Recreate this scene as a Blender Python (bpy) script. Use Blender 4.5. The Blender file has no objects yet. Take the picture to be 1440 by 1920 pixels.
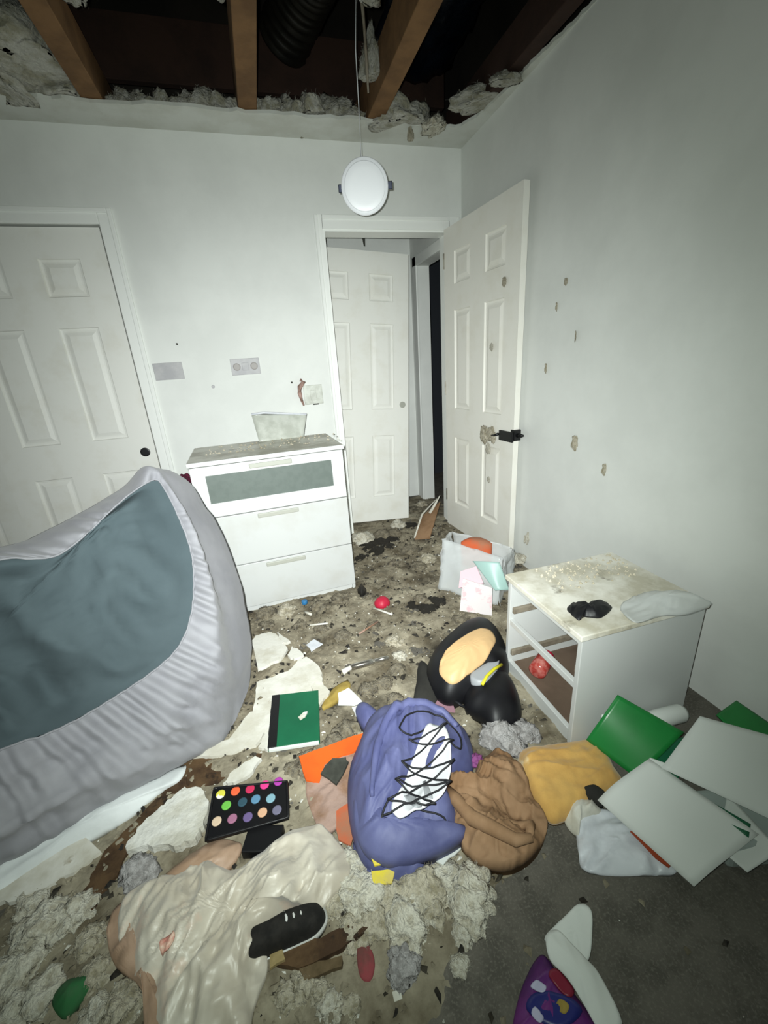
import bpy, bmesh, math, random
from mathutils import Vector, Matrix, noise
from math import sin, cos, pi, exp, hypot, atan2, sqrt
random.seed(7)
S = bpy.context.scene
COL = S.collection

# ---------------------------------------------------------------- camera, world, light, exposure
YAW, PITCH, ROLL, FPX = .259, .346, -.0685, 777.1
CAM = Vector((-1.4173, -2.8916, 1.2573))
def cam_axes():
    fw = Vector((sin(YAW)*cos(PITCH), cos(YAW)*cos(PITCH), -sin(PITCH)))
    right = Vector((cos(YAW), -sin(YAW), 0)); up = right.cross(fw)
    return right*cos(ROLL)+up*sin(ROLL), -right*sin(ROLL)+up*cos(ROLL), fw
RX, UX, FW = cam_axes()
cd = bpy.data.cameras.new('camera'); cam = bpy.data.objects.new('camera', cd); COL.objects.link(cam)
cd.sensor_fit = 'VERTICAL'; cd.sensor_height = 36; cd.lens = FPX/1920*36; cd.clip_start = .02
m = Matrix((RX, UX, -FW)).transposed().to_4x4(); m.translation = CAM; cam.matrix_world = m
S.camera = cam

w = bpy.data.worlds.new('world'); S.world = w; w.use_nodes = True
w.node_tree.nodes['Background'].inputs[0].default_value = (.55, .65, .60, 1)
w.node_tree.nodes['Background'].inputs[1].default_value = .05

# the phone's torch next to its lens
# (a lens throws most of it forward: one narrow, one middle and one wide cone from the same point)
TP = CAM - RX*.035 + UX*.03
for nm, watts, cone, tint in (('torch_core', 78, 74, (.97, .99, 1)), ('torch_inner', 84, 92, (.97, 1, 1)), ('torch_mid', 158, 112, (.95, 1, .98)), ('torch_spill', 52, 165, (.86, 1, .88))):
    ld = bpy.data.lights.new(nm, 'SPOT'); lamp = bpy.data.objects.new(nm, ld); COL.objects.link(lamp)
    ld.energy = watts; ld.spot_size = math.radians(cone); ld.spot_blend = 1; ld.shadow_soft_size = .012
    ld.color = tint
    lamp.location = TP
    lamp.rotation_euler = (Vector((-1.17, -.85, .62))-TP).to_track_quat('-Z', 'Y').to_euler()

vs = S.view_settings
S.display_settings.display_device = 'sRGB'
vs.view_transform = 'Standard'; vs.look = 'None'; vs.gamma = 1; vs.use_curve_mapping = False
vs.exposure = 0.0

# ---------------------------------------------------------------- helpers
def lin(h):
    c = [int(h[i:i+2], 16)/255 for i in (0, 2, 4)]
    return tuple(x/12.92 if x <= .04045 else ((x+.055)/1.055)**2.4 for x in c)
def mat(name, a, b=None, rough=.7, sc=6, detail=5, lo=.42, hi=.6, bump=0, bsc=60, metal=0, alpha=1, trans=0, spec=.4, sheen=0, c=None, clo=.6, chi=.7, csc=20):
    """procedural surface: colour a, patches of b and flecks of c through object-space noise, fine bump."""
    M = bpy.data.materials.new(name); M.use_nodes = True
    N = M.node_tree.nodes; L = M.node_tree.links; P = N['Principled BSDF']
    A = (*lin(a), 1)
    P.inputs['Base Color'].default_value = A
    P.inputs['Roughness'].default_value = rough; P.inputs['Metallic'].default_value = metal
    P.inputs['Alpha'].default_value = alpha; P.inputs['Transmission Weight'].default_value = trans
    P.inputs['Specular IOR Level'].default_value = spec
    if sheen: P.inputs['Sheen Weight'].default_value = sheen
    tc = N.new('ShaderNodeTexCoord'); out = None
    def layer(prev, col, sc, lo, hi):
        n = N.new('ShaderNodeTexNoise'); n.inputs['Scale'].default_value = sc; n.inputs['Detail'].default_value = detail
        n.inputs['Roughness'].default_value = .62
        r = N.new('ShaderNodeMapRange'); r.inputs[1].default_value = lo; r.inputs[2].default_value = hi
        x = N.new('ShaderNodeMix'); x.data_type = 'RGBA'
        L.new(tc.outputs['Object'], n.inputs['Vector']); L.new(n.outputs['Fac'], r.inputs[0]); L.new(r.outputs[0], x.inputs['Factor'])
        if prev is None: x.inputs['A'].default_value = A
        else: L.new(prev, x.inputs['A'])
        x.inputs['B'].default_value = (*lin(col), 1)
        return x.outputs['Result']
    if b: out = layer(out, b, sc, lo, hi)
    if c: out = layer(out, c, csc, clo, chi)
    if out: L.new(out, P.inputs['Base Color'])
    if bump:
        n = N.new('ShaderNodeTexNoise'); n.inputs['Scale'].default_value = bsc; n.inputs['Detail'].default_value = 6
        bp = N.new('ShaderNodeBump'); bp.inputs['Strength'].default_value = bump; bp.inputs['Distance'].default_value = .35/bsc
        L.new(tc.outputs['Object'], n.inputs['Vector']); L.new(n.outputs['Fac'], bp.inputs['Height']); L.new(bp.outputs[0], P.inputs['Normal'])
    return M

def tag(o, label=None, cat=None, group=None, kind=None):
    if label: o['label'] = label
    if cat: o['category'] = cat
    if group: o['group'] = group
    if kind: o['kind'] = kind
    return o
def empty(name, loc=(0, 0, 0), rz=0, **k):
    o = bpy.data.objects.new(name, None); COL.objects.link(o); o.location = loc; o.rotation_euler = (0, 0, rz)
    return tag(o, **k)
def ob(name, V, F, M, parent=None, smooth=False, mats=None, idx=None, **k):
    me = bpy.data.meshes.new(name); me.from_pydata([tuple(v) for v in V], [], F)
    for x in (mats or [M]): me.materials.append(x)
    if idx: me.polygons.foreach_set('material_index', idx)
    if smooth: me.polygons.foreach_set('use_smooth', [True]*len(me.polygons))
    me.update()
    o = bpy.data.objects.new(name, me); COL.objects.link(o)
    if parent: o.parent = parent
    return tag(o, **k)
def bmo(name, bm, M, parent=None, smooth=False, **k):
    bmesh.ops.recalc_face_normals(bm, faces=bm.faces)
    me = bpy.data.meshes.new(name); bm.to_mesh(me); bm.free(); me.materials.append(M)
    if smooth: me.polygons.foreach_set('use_smooth', [True]*len(me.polygons))
    o = bpy.data.objects.new(name, me); COL.objects.link(o)
    if parent: o.parent = parent
    return tag(o, **k)
def box(bm, x0, x1, y0, y1, z0, z1, bev=0, M=None):
    g = bmesh.ops.create_cube(bm, size=1)
    vs_ = g['verts']
    for v in vs_:
        v.co = Vector((x0+(v.co.x+.5)*(x1-x0), y0+(v.co.y+.5)*(y1-y0), z0+(v.co.z+.5)*(z1-z0)))
    if bev:
        es = list({e for v in vs_ for e in v.link_edges})
        r = bmesh.ops.bevel(bm, geom=es, offset=bev, segments=2, affect='EDGES', profile=.5)
        vs_ = list({v for f in r['faces'] for v in f.verts} | {v for v in vs_ if v.is_valid})
    if M is not None:
        for v in vs_: v.co = M @ v.co
def boxo(name, dims, M, parent=None, bev=.002, **k):
    bm = bmesh.new()
    for d in (dims if isinstance(dims[0], (tuple, list)) else [dims]): box(bm, *d, bev=bev)
    return bmo(name, bm, M, parent, **k)
def tube(name, pts, r, M, parent=None, n=8, closed=False, **k):
    pts = [Vector(p) for p in pts]; V = []; F = []; N = len(pts)
    rs = r if isinstance(r, (list, tuple)) else [r]*N
    up = Vector((0, 0, 1))
    for i, p in enumerate(pts):
        a = pts[(i-1) % N] if (closed or i) else p; b = pts[(i+1) % N] if (closed or i < N-1) else p
        t = (b-a).normalized() if (b-a).length > 1e-9 else Vector((1, 0, 0))
        s = t.cross(up)
        if s.length < .05: s = t.cross(Vector((0, 1, 0)))
        s.normalize(); u = s.cross(t)
        for j in range(n):
            an = 2*pi*j/n; V.append(p+(s*cos(an)+u*sin(an))*rs[i])
    for i in range(N if closed else N-1):
        for j in range(n):
            a, b = i*n+j, i*n+(j+1) % n; c, d = ((i+1) % N)*n+(j+1) % n, ((i+1) % N)*n+j
            F.append((a, b, c, d))
    if not closed: F += [tuple(range(n-1, -1, -1)), tuple((N-1)*n+j for j in range(n))]
    return ob(name, V, F, M, parent, True, **k)
def disc_solid(name, c, rx, ry, h, M, parent=None, rot=None, n=32, dome=0, **k):
    """short cylinder along local z with rounded rim"""
    V = []; F = []; prof = [(0, 0), (.97, 0), (1, .12), (1, .85), (.96, 1), (.7, 1+dome*.6), (.35, 1+dome*.9), (0, 1+dome)]
    for (r, z) in prof:
        for j in range(n): V.append(Vector((r*rx*cos(2*pi*j/n), r*ry*sin(2*pi*j/n), z*h)))
    for i in range(len(prof)-1):
        for j in range(n): F.append((i*n+j, i*n+(j+1) % n, (i+1)*n+(j+1) % n, (i+1)*n+j))
    R = rot or Matrix.Identity(3)
    return ob(name, [R @ v + Vector(c) for v in V], F, M, parent, True, **k)
def nz(x, y, z=0.): return noise.noise(Vector((x, y, z)))
def fbm(x, y, z=0., o=3):
    s = 0; a = 1
    for _ in range(o): s += a*noise.noise(Vector((x, y, z))); x *= 2.1; y *= 2.1; z = z*2.1+5; a *= .5
    return s
def sst(a, b, x):
    t = max(0, min(1, (x-a)/(b-a))); return t*t*(3-2*t)
def fold(x, y, ang=0., sc=8., seed=0., stretch=.35):
    """cloth creases running along the direction ang: sharp crests, wider troughs"""
    u = (x*cos(ang)+y*sin(ang))*sc*stretch; v = (-x*sin(ang)+y*cos(ang))*sc
    v += .9*nz(u*1.3, v*.5, seed+9); a = nz(u, v, seed); b = nz(u*2.1+3, v*2.1, seed+4)
    return (1-2.6*abs(a)**.8)*.7+(1-2.6*abs(b)**.8)*.3
def catmull(P, n):
    K = len(P); out = []
    for i in range(n):
        t = i*K/n; k = int(t); f = t-k
        p0, p1, p2, p3 = (Vector((*P[(k+j) % K], 0)) for j in (-1, 0, 1, 2))
        q = .5*((2*p1)+(p2-p0)*f+(2*p0-5*p1+4*p2-p3)*f*f+(3*p1-p0-3*p2+p3)*f**3); out.append((q.x, q.y))
    return out
def lineloop(P, n):
    K = len(P); L = [hypot(P[(i+1) % K][0]-P[i][0], P[(i+1) % K][1]-P[i][1]) for i in range(K)]; T = sum(L); out = []
    for i in range(n):
        s = i*T/n; k = 0
        while s > L[k]: s -= L[k]; k += 1
        f = s/L[k]; a, b = P[k], P[(k+1) % K]; out.append((a[0]+(b[0]-a[0])*f, a[1]+(b[1]-a[1])*f))
    return out
def star(name, P, top, M, parent=None, zb=0., nth=72, nr=14, smooth=True, spline=True, centre=None, under=None, **k):
    """a closed body over a floor outline: top(x,y,r) above, a floor (or under(x,y,r)) below"""
    O = catmull(P, nth) if spline else lineloop(P, nth)
    cx, cy = centre or (sum(p[0] for p in O)/nth, sum(p[1] for p in O)/nth)
    V = [Vector((cx, cy, top(cx, cy, 0)))]; F = []
    for i in range(1, nr+1):
        r = (i/nr)**.8
        for (ox, oy) in O:
            x, y = cx+(ox-cx)*r, cy+(oy-cy)*r; V.append(Vector((x, y, top(x, y, r))))
    for j in range(nth): F.append((0, 1+j, 1+(j+1) % nth))
    for i in range(nr-1):
        for j in range(nth):
            a, b = 1+i*nth+j, 1+i*nth+(j+1) % nth; F.append((a, a+nth, b+nth, b))
    if under is None:
        base = len(V)
        for (ox, oy) in O: V.append(Vector((cx+(ox-cx)*.97, cy+(oy-cy)*.97, zb)))
        e = 1+(nr-1)*nth
        for j in range(nth): F.append((e+j, base+j, base+(j+1) % nth, e+(j+1) % nth))
        F.append(tuple(base+j for j in range(nth-1, -1, -1)))
    else:
        off = len(V)
        V += [v-Vector((0, 0, under)) for v in list(V)]
        nF = len(F)
        for f in F[:nF]: F.append(tuple(off+q for q in reversed(f)))
        e = 1+(nr-1)*nth
        for j in range(nth): F.append((e+j, off+e+j, off+e+(j+1) % nth, e+(j+1) % nth))
    o = ob(name, V, F, M, parent, smooth, **k)
    o_top = V[:1+nr*nth]
    return o, (lambda x, y: min(o_top, key=lambda v: (v.x-x)**2+(v.y-y)**2).z)
def plate(name, P, z, t, M, parent=None, jit=.006, tilt=(0, 0), n=3, seed=0, bev=0, **k):
    """a flat broken piece: outline extruded by t, edges nibbled, slightly tilted"""
    rnd = random.Random(seed); Q = []
    for i in range(len(P)):
        a, b = P[i], P[(i+1) % len(P)]
        for q in range(n):
            f = q/n; Q.append((a[0]+(b[0]-a[0])*f+rnd.uniform(-jit, jit)*(q > 0), a[1]+(b[1]-a[1])*f+rnd.uniform(-jit, jit)*(q > 0)))
    cx = sum(q[0] for q in Q)/len(Q); cy = sum(q[1] for q in Q)/len(Q)
    V = []; K = len(Q)
    zz = lambda x, y: z+(x-cx)*tilt[0]+(y-cy)*tilt[1]
    for (x, y) in Q: V.append((cx+(x-cx)*1.01, cy+(y-cy)*1.01, zz(x, y)))
    for (x, y) in Q: V.append((x, y, zz(x, y)+t))
    F = [tuple(range(K-1, -1, -1)), tuple(range(K, 2*K))]+[(i, (i+1) % K, K+(i+1) % K, K+i) for i in range(K)]
    return ob(name, V, F, M, parent, **k)
def sheet4(name, A, B, C_, D, t, M, parent=None, bend=None, n=14, smooth=True, **k):
    """thin sheet through four corners, bend(u,v) pushes it along its normal"""
    A, B, C_, D = map(Vector, (A, B, C_, D)); N = (B-A).cross(D-A).normalized()
    if N.z < 0: N = -N
    V = []; F = []
    for s in (0, 1):
        for i in range(n+1):
            for j in range(n+1):
                u, v = i/n, j/n; p = A*(1-u)*(1-v)+B*u*(1-v)+C_*u*v+D*(1-u)*v
                V.append(p+N*((bend(u, v) if bend else 0)-t*s))
    o = (n+1)**2; g = lambda i, j: i*(n+1)+j
    for i in range(n):
        for j in range(n):
            f = (g(i, j), g(i+1, j), g(i+1, j+1), g(i, j+1)); F.append(f); F.append(tuple(o+q for q in reversed(f)))
    ring = [g(i, 0) for i in range(n)]+[g(n, j) for j in range(n)]+[g(i, n) for i in range(n, 0, -1)]+[g(0, j) for j in range(n, 0, -1)]
    for a, b in zip(ring, ring[1:]+ring[:1]): F.append((a, o+a, o+b, b))
    return ob(name, V, F, M, parent, smooth, **k)

# ---------------------------------------------------------------- materials
M_wall = mat('wall paint', 'e2e4e0', 'dbddd9', .75, 2.2, bump=.05, bsc=220, spec=.3)
M_wallu = mat('bounce damping wall colour', '6c746c', '636b63', .8, 2.2)  # darkened and greened to weaken and tint the bounce off unseen walls
M_ceil = mat('ceiling drywall', 'd4d6d0', 'c9cac2', .85, 5, bump=.1, bsc=90)
M_trim = mat('white trim paint', 'eceeea', rough=.45)
M_door = mat('white door paint', 'e6e6e0', 'dcdad0', .5, 5, lo=.5, hi=.75, bump=.03, bsc=150)
M_doord = mat('dirty door paint', 'e8e6de', 'dcd8cb', .5, 4, lo=.5, hi=.8, c='a39a84', clo=.71, chi=.77, csc=14)
M_carpet = mat('grey carpet', '67635c', '57544e', .95, 14, bump=.6, bsc=420, spec=.1, c='76726a', csc=160, clo=.5, chi=.7)
M_debris = mat('dirty debris', '5f5645', 'a39b87', .95, 7, detail=10, lo=.36, hi=.66, bump=.7, bsc=70, c='2e2920', csc=4, clo=.56, chi=.72)
M_fluff = mat('insulation fluff', 'c9c1ad', 'a0977f', .98, 2.2, bump=.6, bsc=7, spec=.1, sheen=.2, c='7a6f58', csc=1.3, clo=.6, chi=.75)
M_fluffc = mat('pale insulation', 'dcd8c9', 'b9b29f', .98, 2.4, bump=.6, bsc=7, spec=.1, sheen=.2)
M_fluffg = mat('grey wool fluff', 'b6b3b2', '8d8987', .98, 2.4, bump=.6, bsc=8, spec=.1, sheen=.3)
M_attic = mat('attic fluff', 'b9b7ae', '96927f', .98, 2.2, bump=.6, bsc=7, spec=.1, sheen=.2)
M_dry = mat('drywall', 'd6d4cb', 'c2beb0', .9, 8, bump=.25, bsc=60, c='8a7c60', csc=9, clo=.66, chi=.74)
M_chalk = mat('gypsum core', 'dad9d2', 'c0bdb0', .95, 10, bump=.8, bsc=30)
M_brown = mat('wet brown board', '3e2b1a', '5b452d', .85, 12, bump=.5, bsc=50, c='1d140c', csc=18)
M_dark = mat('black wet dirt', '1d1a16', '39342a', .8, 20, bump=.8, bsc=60)
M_wood = mat('framing timber', '7d5c3a', '674a2d', .85, 5, bump=.3, bsc=60)
M_wood2 = mat('dark attic timber', '35221a', '281913', .9, 4, bump=.3, bsc=50)
M_roof = mat('roof sheathing', '1e1a16', '2b2620', .95, 3)
M_ikea = mat('white laminate', 'c9cbc9', rough=.35, spec=.5)
M_ikead = mat('dirty white laminate', 'c1c3c1', 'b9b9b4', .4, 5, lo=.5, hi=.75, c='a39c8a', csc=11, clo=.70, chi=.76)
M_nstop = mat('grimy nightstand top', 'e6e3d8', 'bfb9a6', .45, 6, c='6d6553', csc=9, clo=.60, chi=.72)
M_top = mat('soiled dresser top', 'cfcdc0', '9a9582', .35, 6, c='4e493c', csc=7, clo=.6, chi=.72)
M_glass = mat('frosted grey green glass', '67706b', '626b66', .35, 30)
M_handle = mat('pale handle recess', 'a6a79d', rough=.5)
M_black = mat('black plastic', '121214', rough=.4)
M_sheet = mat('grey jersey sheet', '88888c', '7e7e83', .9, 4, bump=.12, bsc=300, sheen=.15)
M_under = mat('blue grey ticking', '414d51', '3b474b', .9, 3, bump=.1, bsc=350)
M_white = mat('white cotton', 'd9dddd', 'c8cccc', .9, 5, bump=.1, bsc=120)
M_satin = mat('cream satin', 'cdc6b8', 'b9b0a0', .42, 4, spec=.5, sheen=.2, c='dcb9a4', csc=5, clo=.58, chi=.72)
M_pinksat = mat('pinkish satin edge', 'b39680', '9c8069', .5, 6)
M_purple = mat('periwinkle nylon', '5f638c', '50547e', .6, 7, bump=.15, bsc=200)
M_silver = mat('white reflective mesh', 'e3e4e8', rough=.5)
M_cord = mat('black cord', '16161a', rough=.6)
M_tan = mat('tan paper', '957659', '7f6043', .85, 6, bump=.12, bsc=120)
M_pinktan = mat('dirty pink felt', 'a3897d', '8c6d58', .95, 9, bump=.5, bsc=90)
M_orange = mat('orange plastic', 'e8641e', 'd25a1c', .55, 6)
M_orangef = mat('faded orange felt', 'c05a35', '9f6a50', .9, 8)
M_hex = mat('charcoal scrap', '34352f', '45463f', .85, 15)
M_yel = mat('mustard fleece', 'd0a55c', 'c09450', .95, 8, bump=.3, bsc=160, sheen=.3, c='e2d3ae', csc=6, clo=.64, chi=.75)
M_green = mat('green plastic', '1f7a38', '196d31', .32, 4)
M_green2 = mat('green board cover', '136040', '0f573a', .45, 5)
M_paper = mat('white paper', 'd6d9d5', rough=.75)
M_env = mat('translucent white plastic', 'd9dce2', 'c4c7ce', .35, 9)
M_redor = mat('rust orange print', 'a3482a', rough=.6)
M_clear = mat('clear plastic', 'e8eeec', rough=.2, alpha=.45)
M_clear2 = mat('milky plastic film', 'e4e8e8', rough=.3, alpha=.42)
M_teal = mat('pale teal plastic', 'a9c9c2', rough=.4, alpha=.85)
M_pinkcard = mat('pink and white card', 'd9d2d2', 'd9b9bd', .6, 20, lo=.55, hi=.62)
M_pink = mat('pink card edge', 'e3bcc4', rough=.6)
M_red = mat('crimson plastic', 'b5203c', rough=.5)
M_jar = mat('red jar glass', 'a33a34', 'c47d74', .2, 25)
M_maroon = mat('maroon cloth', '5e1430', '47102a', .8, 12)
M_blk = mat('black padded vinyl', '0d0d10', '141418', .5, 6)
M_char = mat('charcoal cloth', '23221f', '2d2c28', .9, 9)
M_cream = mat('cream vinyl', 'd9b482', 'd2ae7e', .5, 5)
M_greyv = mat('grey vinyl', '9da0a4', rough=.45)
M_yline = mat('yellow webbing', 'd6cf2c', rough=.6)
M_inner = mat('unfinished brown board', '6b5a4c', '5e4e41', .85, 5)
M_slide = mat('dusty drawer runner', '8b8273', '736a5c', .6, 20)
M_metal = mat('silver tube', 'c9c6bd', 'a8a298', .22, 14, metal=.9)
M_rubber = mat('white rubber sole', 'd5d6d4', 'b9b9b4', .6, 20)
M_canvas = mat('black canvas', '151412', '24221f', .9, 30)
M_yprint = mat('yellow card', 'd8c534', 'c7b45e', .7, 22)
M_straw = mat('olive straw', 'a08a45', '8b7638', .9, 14)
M_pp = mat('purple foil', '6f2f78', '522764', .35, 5)
M_blue = mat('blue plastic', '2d6fa0', rough=.5)
M_navy = mat('navy print', '252a6e', rough=.4)
M_darkred = mat('dark red print', '7c2035', rough=.4)
M_pale = mat('pale print', 'b8b6d0', rough=.4)
M_lampw = mat('white diffuser', 'f2f4f8', rough=.35)
M_clip = mat('dark spring clip', '2b3040', rough=.4, metal=.5)
M_tarp = mat('blue black sheeting', '0a0f16', '111822', .3, 6, bump=.4, bsc=20)
M_duct = mat('black ducting', '14130f', '1f1d18', .45, 12)
M_platey = mat('grey lilac cover plate', 'b4b3b4', 'a6a5a8', .5, 10)
M_socket = mat('socket face', '9a9592', rough=.5)
M_switch = mat('bare switch plate', 'cfd2c9', 'b8bab0', .45, 14)
M_pwire = mat('pink stain', 'b5968c', '7d6358', .8, 30)
M_clear3 = mat('clear tray plastic', 'd2d5cc', 'bdc0b6', .12, 12, alpha=.75)

ALLW = dict(kind='structure')
# ---------------------------------------------------------------- room shell
H = 2.465; DX0, DX1, DH = -.9127, -.09, 2.03; CX0, CX1 = -3.76, -2.10
def walls(name, boxes, M=M_wall, label=None):
    bm = bmesh.new()
    for b in boxes: box(bm, *b)
    return bmo(name, bm, M, label=label, cat='wall', kind='structure')
walls('wall_back', [(-4.2, CX0, 0, .12, 0, H), (CX0, CX1, 0, .12, 2.04, H), (CX1, DX0, 0, .12, 0, H), (DX0, DX1, 0, .12, DH, H), (DX1, 0, 0, .12, 0, H), (CX0, CX1, .09, .12, 0, 2.04)],
      label='white painted back wall holding the closet and the doorway')
walls('wall_right', [(0, .12, -4.2, .12, 0, H)], label='white painted right wall with scuffs and stuck bits')
walls('wall_left', [(-4.32, -4.2, -4.2, .12, 0, H)], M_wallu, label='left wall outside the view, darkened to cut bounced light')
walls('wall_front', [(-4.32, .12, -4.32, -4.2, 0, H)], M_wallu, label='wall behind the viewer, darkened to cut bounced light')
walls('wall_hall_back', [(-1.9, -.07, .80, .9, 0, H)], label='grey white hallway wall beyond the doorway')
walls('wall_hall_side', [(-.07, .03, .64, .9, 0, H), (-.07, .03, .12, .64, 1.96, H)], label='hallway wall with a dark opening beyond the doorway')
walls('wall_hall_left', [(-1.9, -1.8, .12, .9, 0, H)], label='hallway end wall hidden left of the doorway')
M_void = mat('unlit room dark tone', '2a2d33', rough=.9)  # lack of light past the hall opening is put into this colour
walls('wall_dark_room', [(.9, 1.0, -.0, 1.6, 0, H), (.12, .9, .0, .1, 0, H), (.03, .9, 1.5, 1.6, 0, H)], M_void, label='wall of the unlit room past the hallway, darkness put into its colour')
boxo('floor', (-4.3, 1.0, -4.3, 1.6, -.06, 0), M_carpet, bev=0, label='grey carpeted floor, bare at the lower right', cat='floor', kind='structure')

def jag(P, n, amp, seed):
    r = random.Random(seed); out = []
    for a, b in zip(P, P[1:]):
        for q in range(n):
            f = q/n; out.append((a[0]+(b[0]-a[0])*f+r.uniform(-amp, amp)*.4, a[1]+(b[1]-a[1])*f+r.uniform(-amp, amp)))
    return out+[P[-1]]
edge = jag([(-4.2, -.19), (-2.32, -.20), (-1.97, -.21), (-1.55, -.227), (-1.28, -.22), (-.85, -.222), (-.56, -.23), (-.3, -.22), (-.125, -.224), (-.069, -.365), (-.036, -.62), (-.037, -.79), (-.012, -.98), (0, -1.15)], 7, .012, 3)
V = [(x, y, z) for z in (H, H+.014) for (x, y) in [(-4.2, .12)]+edge+[(0, .12)]]
K = len(V)//2
ob('ceiling', V, [tuple(range(K-1, -1, -1)), tuple(range(K, 2*K))]+[(i, (i+1) % K, K+(i+1) % K, K+i) for i in range(K)], M_ceil,
   label='torn strip of white ceiling drywall left along the back wall', cat='ceiling', kind='structure')
boxo('hall_ceiling', (-1.9, .9, .12, 1.6, H-.02, H+.02), M_ceil, bev=0, label='grey ceiling of the hallway above the leaning door', cat='ceiling', kind='structure')
# attic above the torn opening
for i, x in enumerate((-3.3, -2.66, -1.955, -1.265, -.605)):
    o = boxo('ceiling_joist', (x-.045, x+.045, -4.2, .1, H+.016, H+.19), M_wood, bev=.004,
         label=('bare timber joist outside the view at far left', 'bare timber joist left of the leftmost visible joist', 'leftmost bare timber ceiling joist, above the closet door',
                'middle bare timber ceiling joist, above the wall outlet', 'right bare timber ceiling joist, above the round lamp')[i], cat='joist', kind='structure')
boxo('attic_beam', (-4.2, -.1, .02, .06, H+.2, H+.46), M_wood2, bev=.003, label='dark red brown board crossing behind the joists', cat='beam', kind='structure')
boxo('top_plate', (-.10, -.03, -4.2, .0, H+.015, H+.17), M_wood2, bev=.004, label='red brown timber along the top of the right wall', cat='beam', kind='structure')
boxo('roof', [(-4.4, .2, -4.4, 1.7, 3.5, 3.55), (-4.4, -4.3, -4.4, 1.7, H, 3.5), (.12, .2, -4.4, 1.7, H, 3.5), (-4.4, .2, .6, .7, H, 3.5), (-4.4, .2, -4.4, -4.32, H, 3.5)], M_roof, bev=0,
     label='black underside of the roof above the joists', cat='roof', kind='structure')

# casings
def casing(name, x0, x1, zt, wl, wr, label, y=0):
    e = empty(name, (0, y, 0), label=label, cat='door frame', kind='structure')
    for nm, b in (('casing_leg', (x0-wl, x0, 0, zt+wr)), ('casing_leg', (x1, x1+wr, 0, zt+wr)), ('casing_head', (x0, x1, zt, zt+wr))):
        d = b
        bm = bmesh.new(); box(bm, d[0]-.001, d[1]+.001, -.012, .002, d[2], d[3])
        if nm == 'casing_leg':
            o_ = (d[0], d[0]+.02) if d[0] < x0 else (d[1]-.02, d[1])
            box(bm, o_[0], o_[1], -.019, -.010, 0, d[3], bev=.004)
        else: box(bm, d[0], d[1], -.019, -.010, d[3]-.022, d[3], bev=.003)
        bmo(nm, bm, M_trim, e)
    bm = bmesh.new()
    box(bm, x0-.004, x0+.012, -.005, .12, 0, zt); box(bm, x1-.012, x1+.004, -.005, .12, 0, zt); box(bm, x0-.004, x1+.004, -.0055, .12, zt-.012, zt+.005)
    bmo('jamb', bm, M_trim, e)
casing('trim_1', DX0, DX1, DH, .045, .072, 'white casing around the open bedroom doorway')
e = empty('trim_2', (0, 0, 0), label='white casing around the closet doors', cat='door frame', kind='structure')
boxo('casing_leg', [(CX1, CX1+.072, -.012, 0, 0, 2.112), (CX1+.05, CX1+.073, -.0195, -.01, 0, 2.112)], M_trim, e, .004)
boxo('casing_leg', [(CX0-.072, CX0, -.012, 0, 0, 2.112)], M_trim, e, .004)
boxo('casing_head', [(CX0, CX1, -.012, 0, 2.04, 2.112), (CX0-.074, CX1+.05, -.0195, -.01, 2.09, 2.112)], M_trim, e, .004)
boxo('trim_3', [(-.085, -.07, .64, .72, 0, 2.03), (-.085, -.07, .13, .72, 1.96, 2.03)], M_trim, bev=.004, label='white casing of the dark opening in the hallway', cat='door frame', kind='structure')

# six panel doors: local x = width, z = height, front face at y=0 looking to -y
def six_panel(root, W, Hd, T, M, lean=None):
    s = W*.16; pw = W*.24; ms = W-2*s-2*pw
    cols = [(s, s+pw), (s+pw+ms, W-s)]
    rows = [(.21, .71), (.915, 1.545), (1.70, 1.885)]
    k = Hd/2.03; rows = [(a*k, b*k) for a, b in rows]
    xs = [0, cols[0][0], cols[0][1], cols[1][0], cols[1][1], W]; zs = [0, rows[0][0], rows[0][1], rows[1][0], rows[1][1], rows[2][0], rows[2][1], Hd]
    V = []; F = []
    for y in (0, T):
        for z in zs:
            for x in xs: V.append((x, y, z))
    n = len(xs); n2 = n*len(zs); holes = set((i, j) for i in (1, 3) for j in (1, 3, 5))
    for j in range(len(zs)-1):
        for i in range(n-1):
            if (i, j) in holes: continue
            f = (j*n+i, j*n+i+1, (j+1)*n+i+1, (j+1)*n+i); F.append(f); F.append(tuple(n2+q for q in reversed(f)))
    ring = [i for i in range(n)]+[j*n+n-1 for j in range(1, len(zs))]+[(len(zs)-1)*n+i for i in range(n-2, -1, -1)]+[j*n for j in range(len(zs)-2, 0, -1)]
    for a, b in zip(ring, ring[1:]+ring[:1]): F.append((b, a, n2+a, n2+b))
    slab = ob('slab', V, F, M, root)
    for j in (0, 1, 2):
        for i in (0, 1):
            x0, x1 = cols[i]; z0, z1 = rows[j]; V = []; F = []
            prof = [(0, 0), (.004, .009), (.014, .011), (.022, .010), (.042, .003)]
            for (ins, dep) in prof:
                for y in (dep, T-dep): V += [(x0+ins, y, z0+ins), (x1-ins, y, z0+ins), (x1-ins, y, z1-ins), (x0+ins, y, z1-ins)]
            for q in range(len(prof)-1):
                for c in range(4):
                    a = q*8; b = a+8; F.append((a+c, a+(c+1) % 4, b+(c+1) % 4, b+c)); F.append((a+4+(c+1) % 4, a+4+c, b+4+c, b+4+(c+1) % 4))
            a = (len(prof)-1)*8; F += [(a, a+1, a+2, a+3), (a+7, a+6, a+5, a+4)]
            ob('panel', V, F, M, root)
d = empty('door_1', (-2.932, .012, .012), label='white six panel closet door with round black pull, behind the mattress', cat='door', kind='structure')
six_panel(d, .822, 2.018, .035, M_door)
disc_solid('finger_pull', (.762, .001, .812), .028, .028, .006, M_black, d, Matrix.Rotation(pi/2, 3, 'X'), label='round black finger pull')
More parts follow.
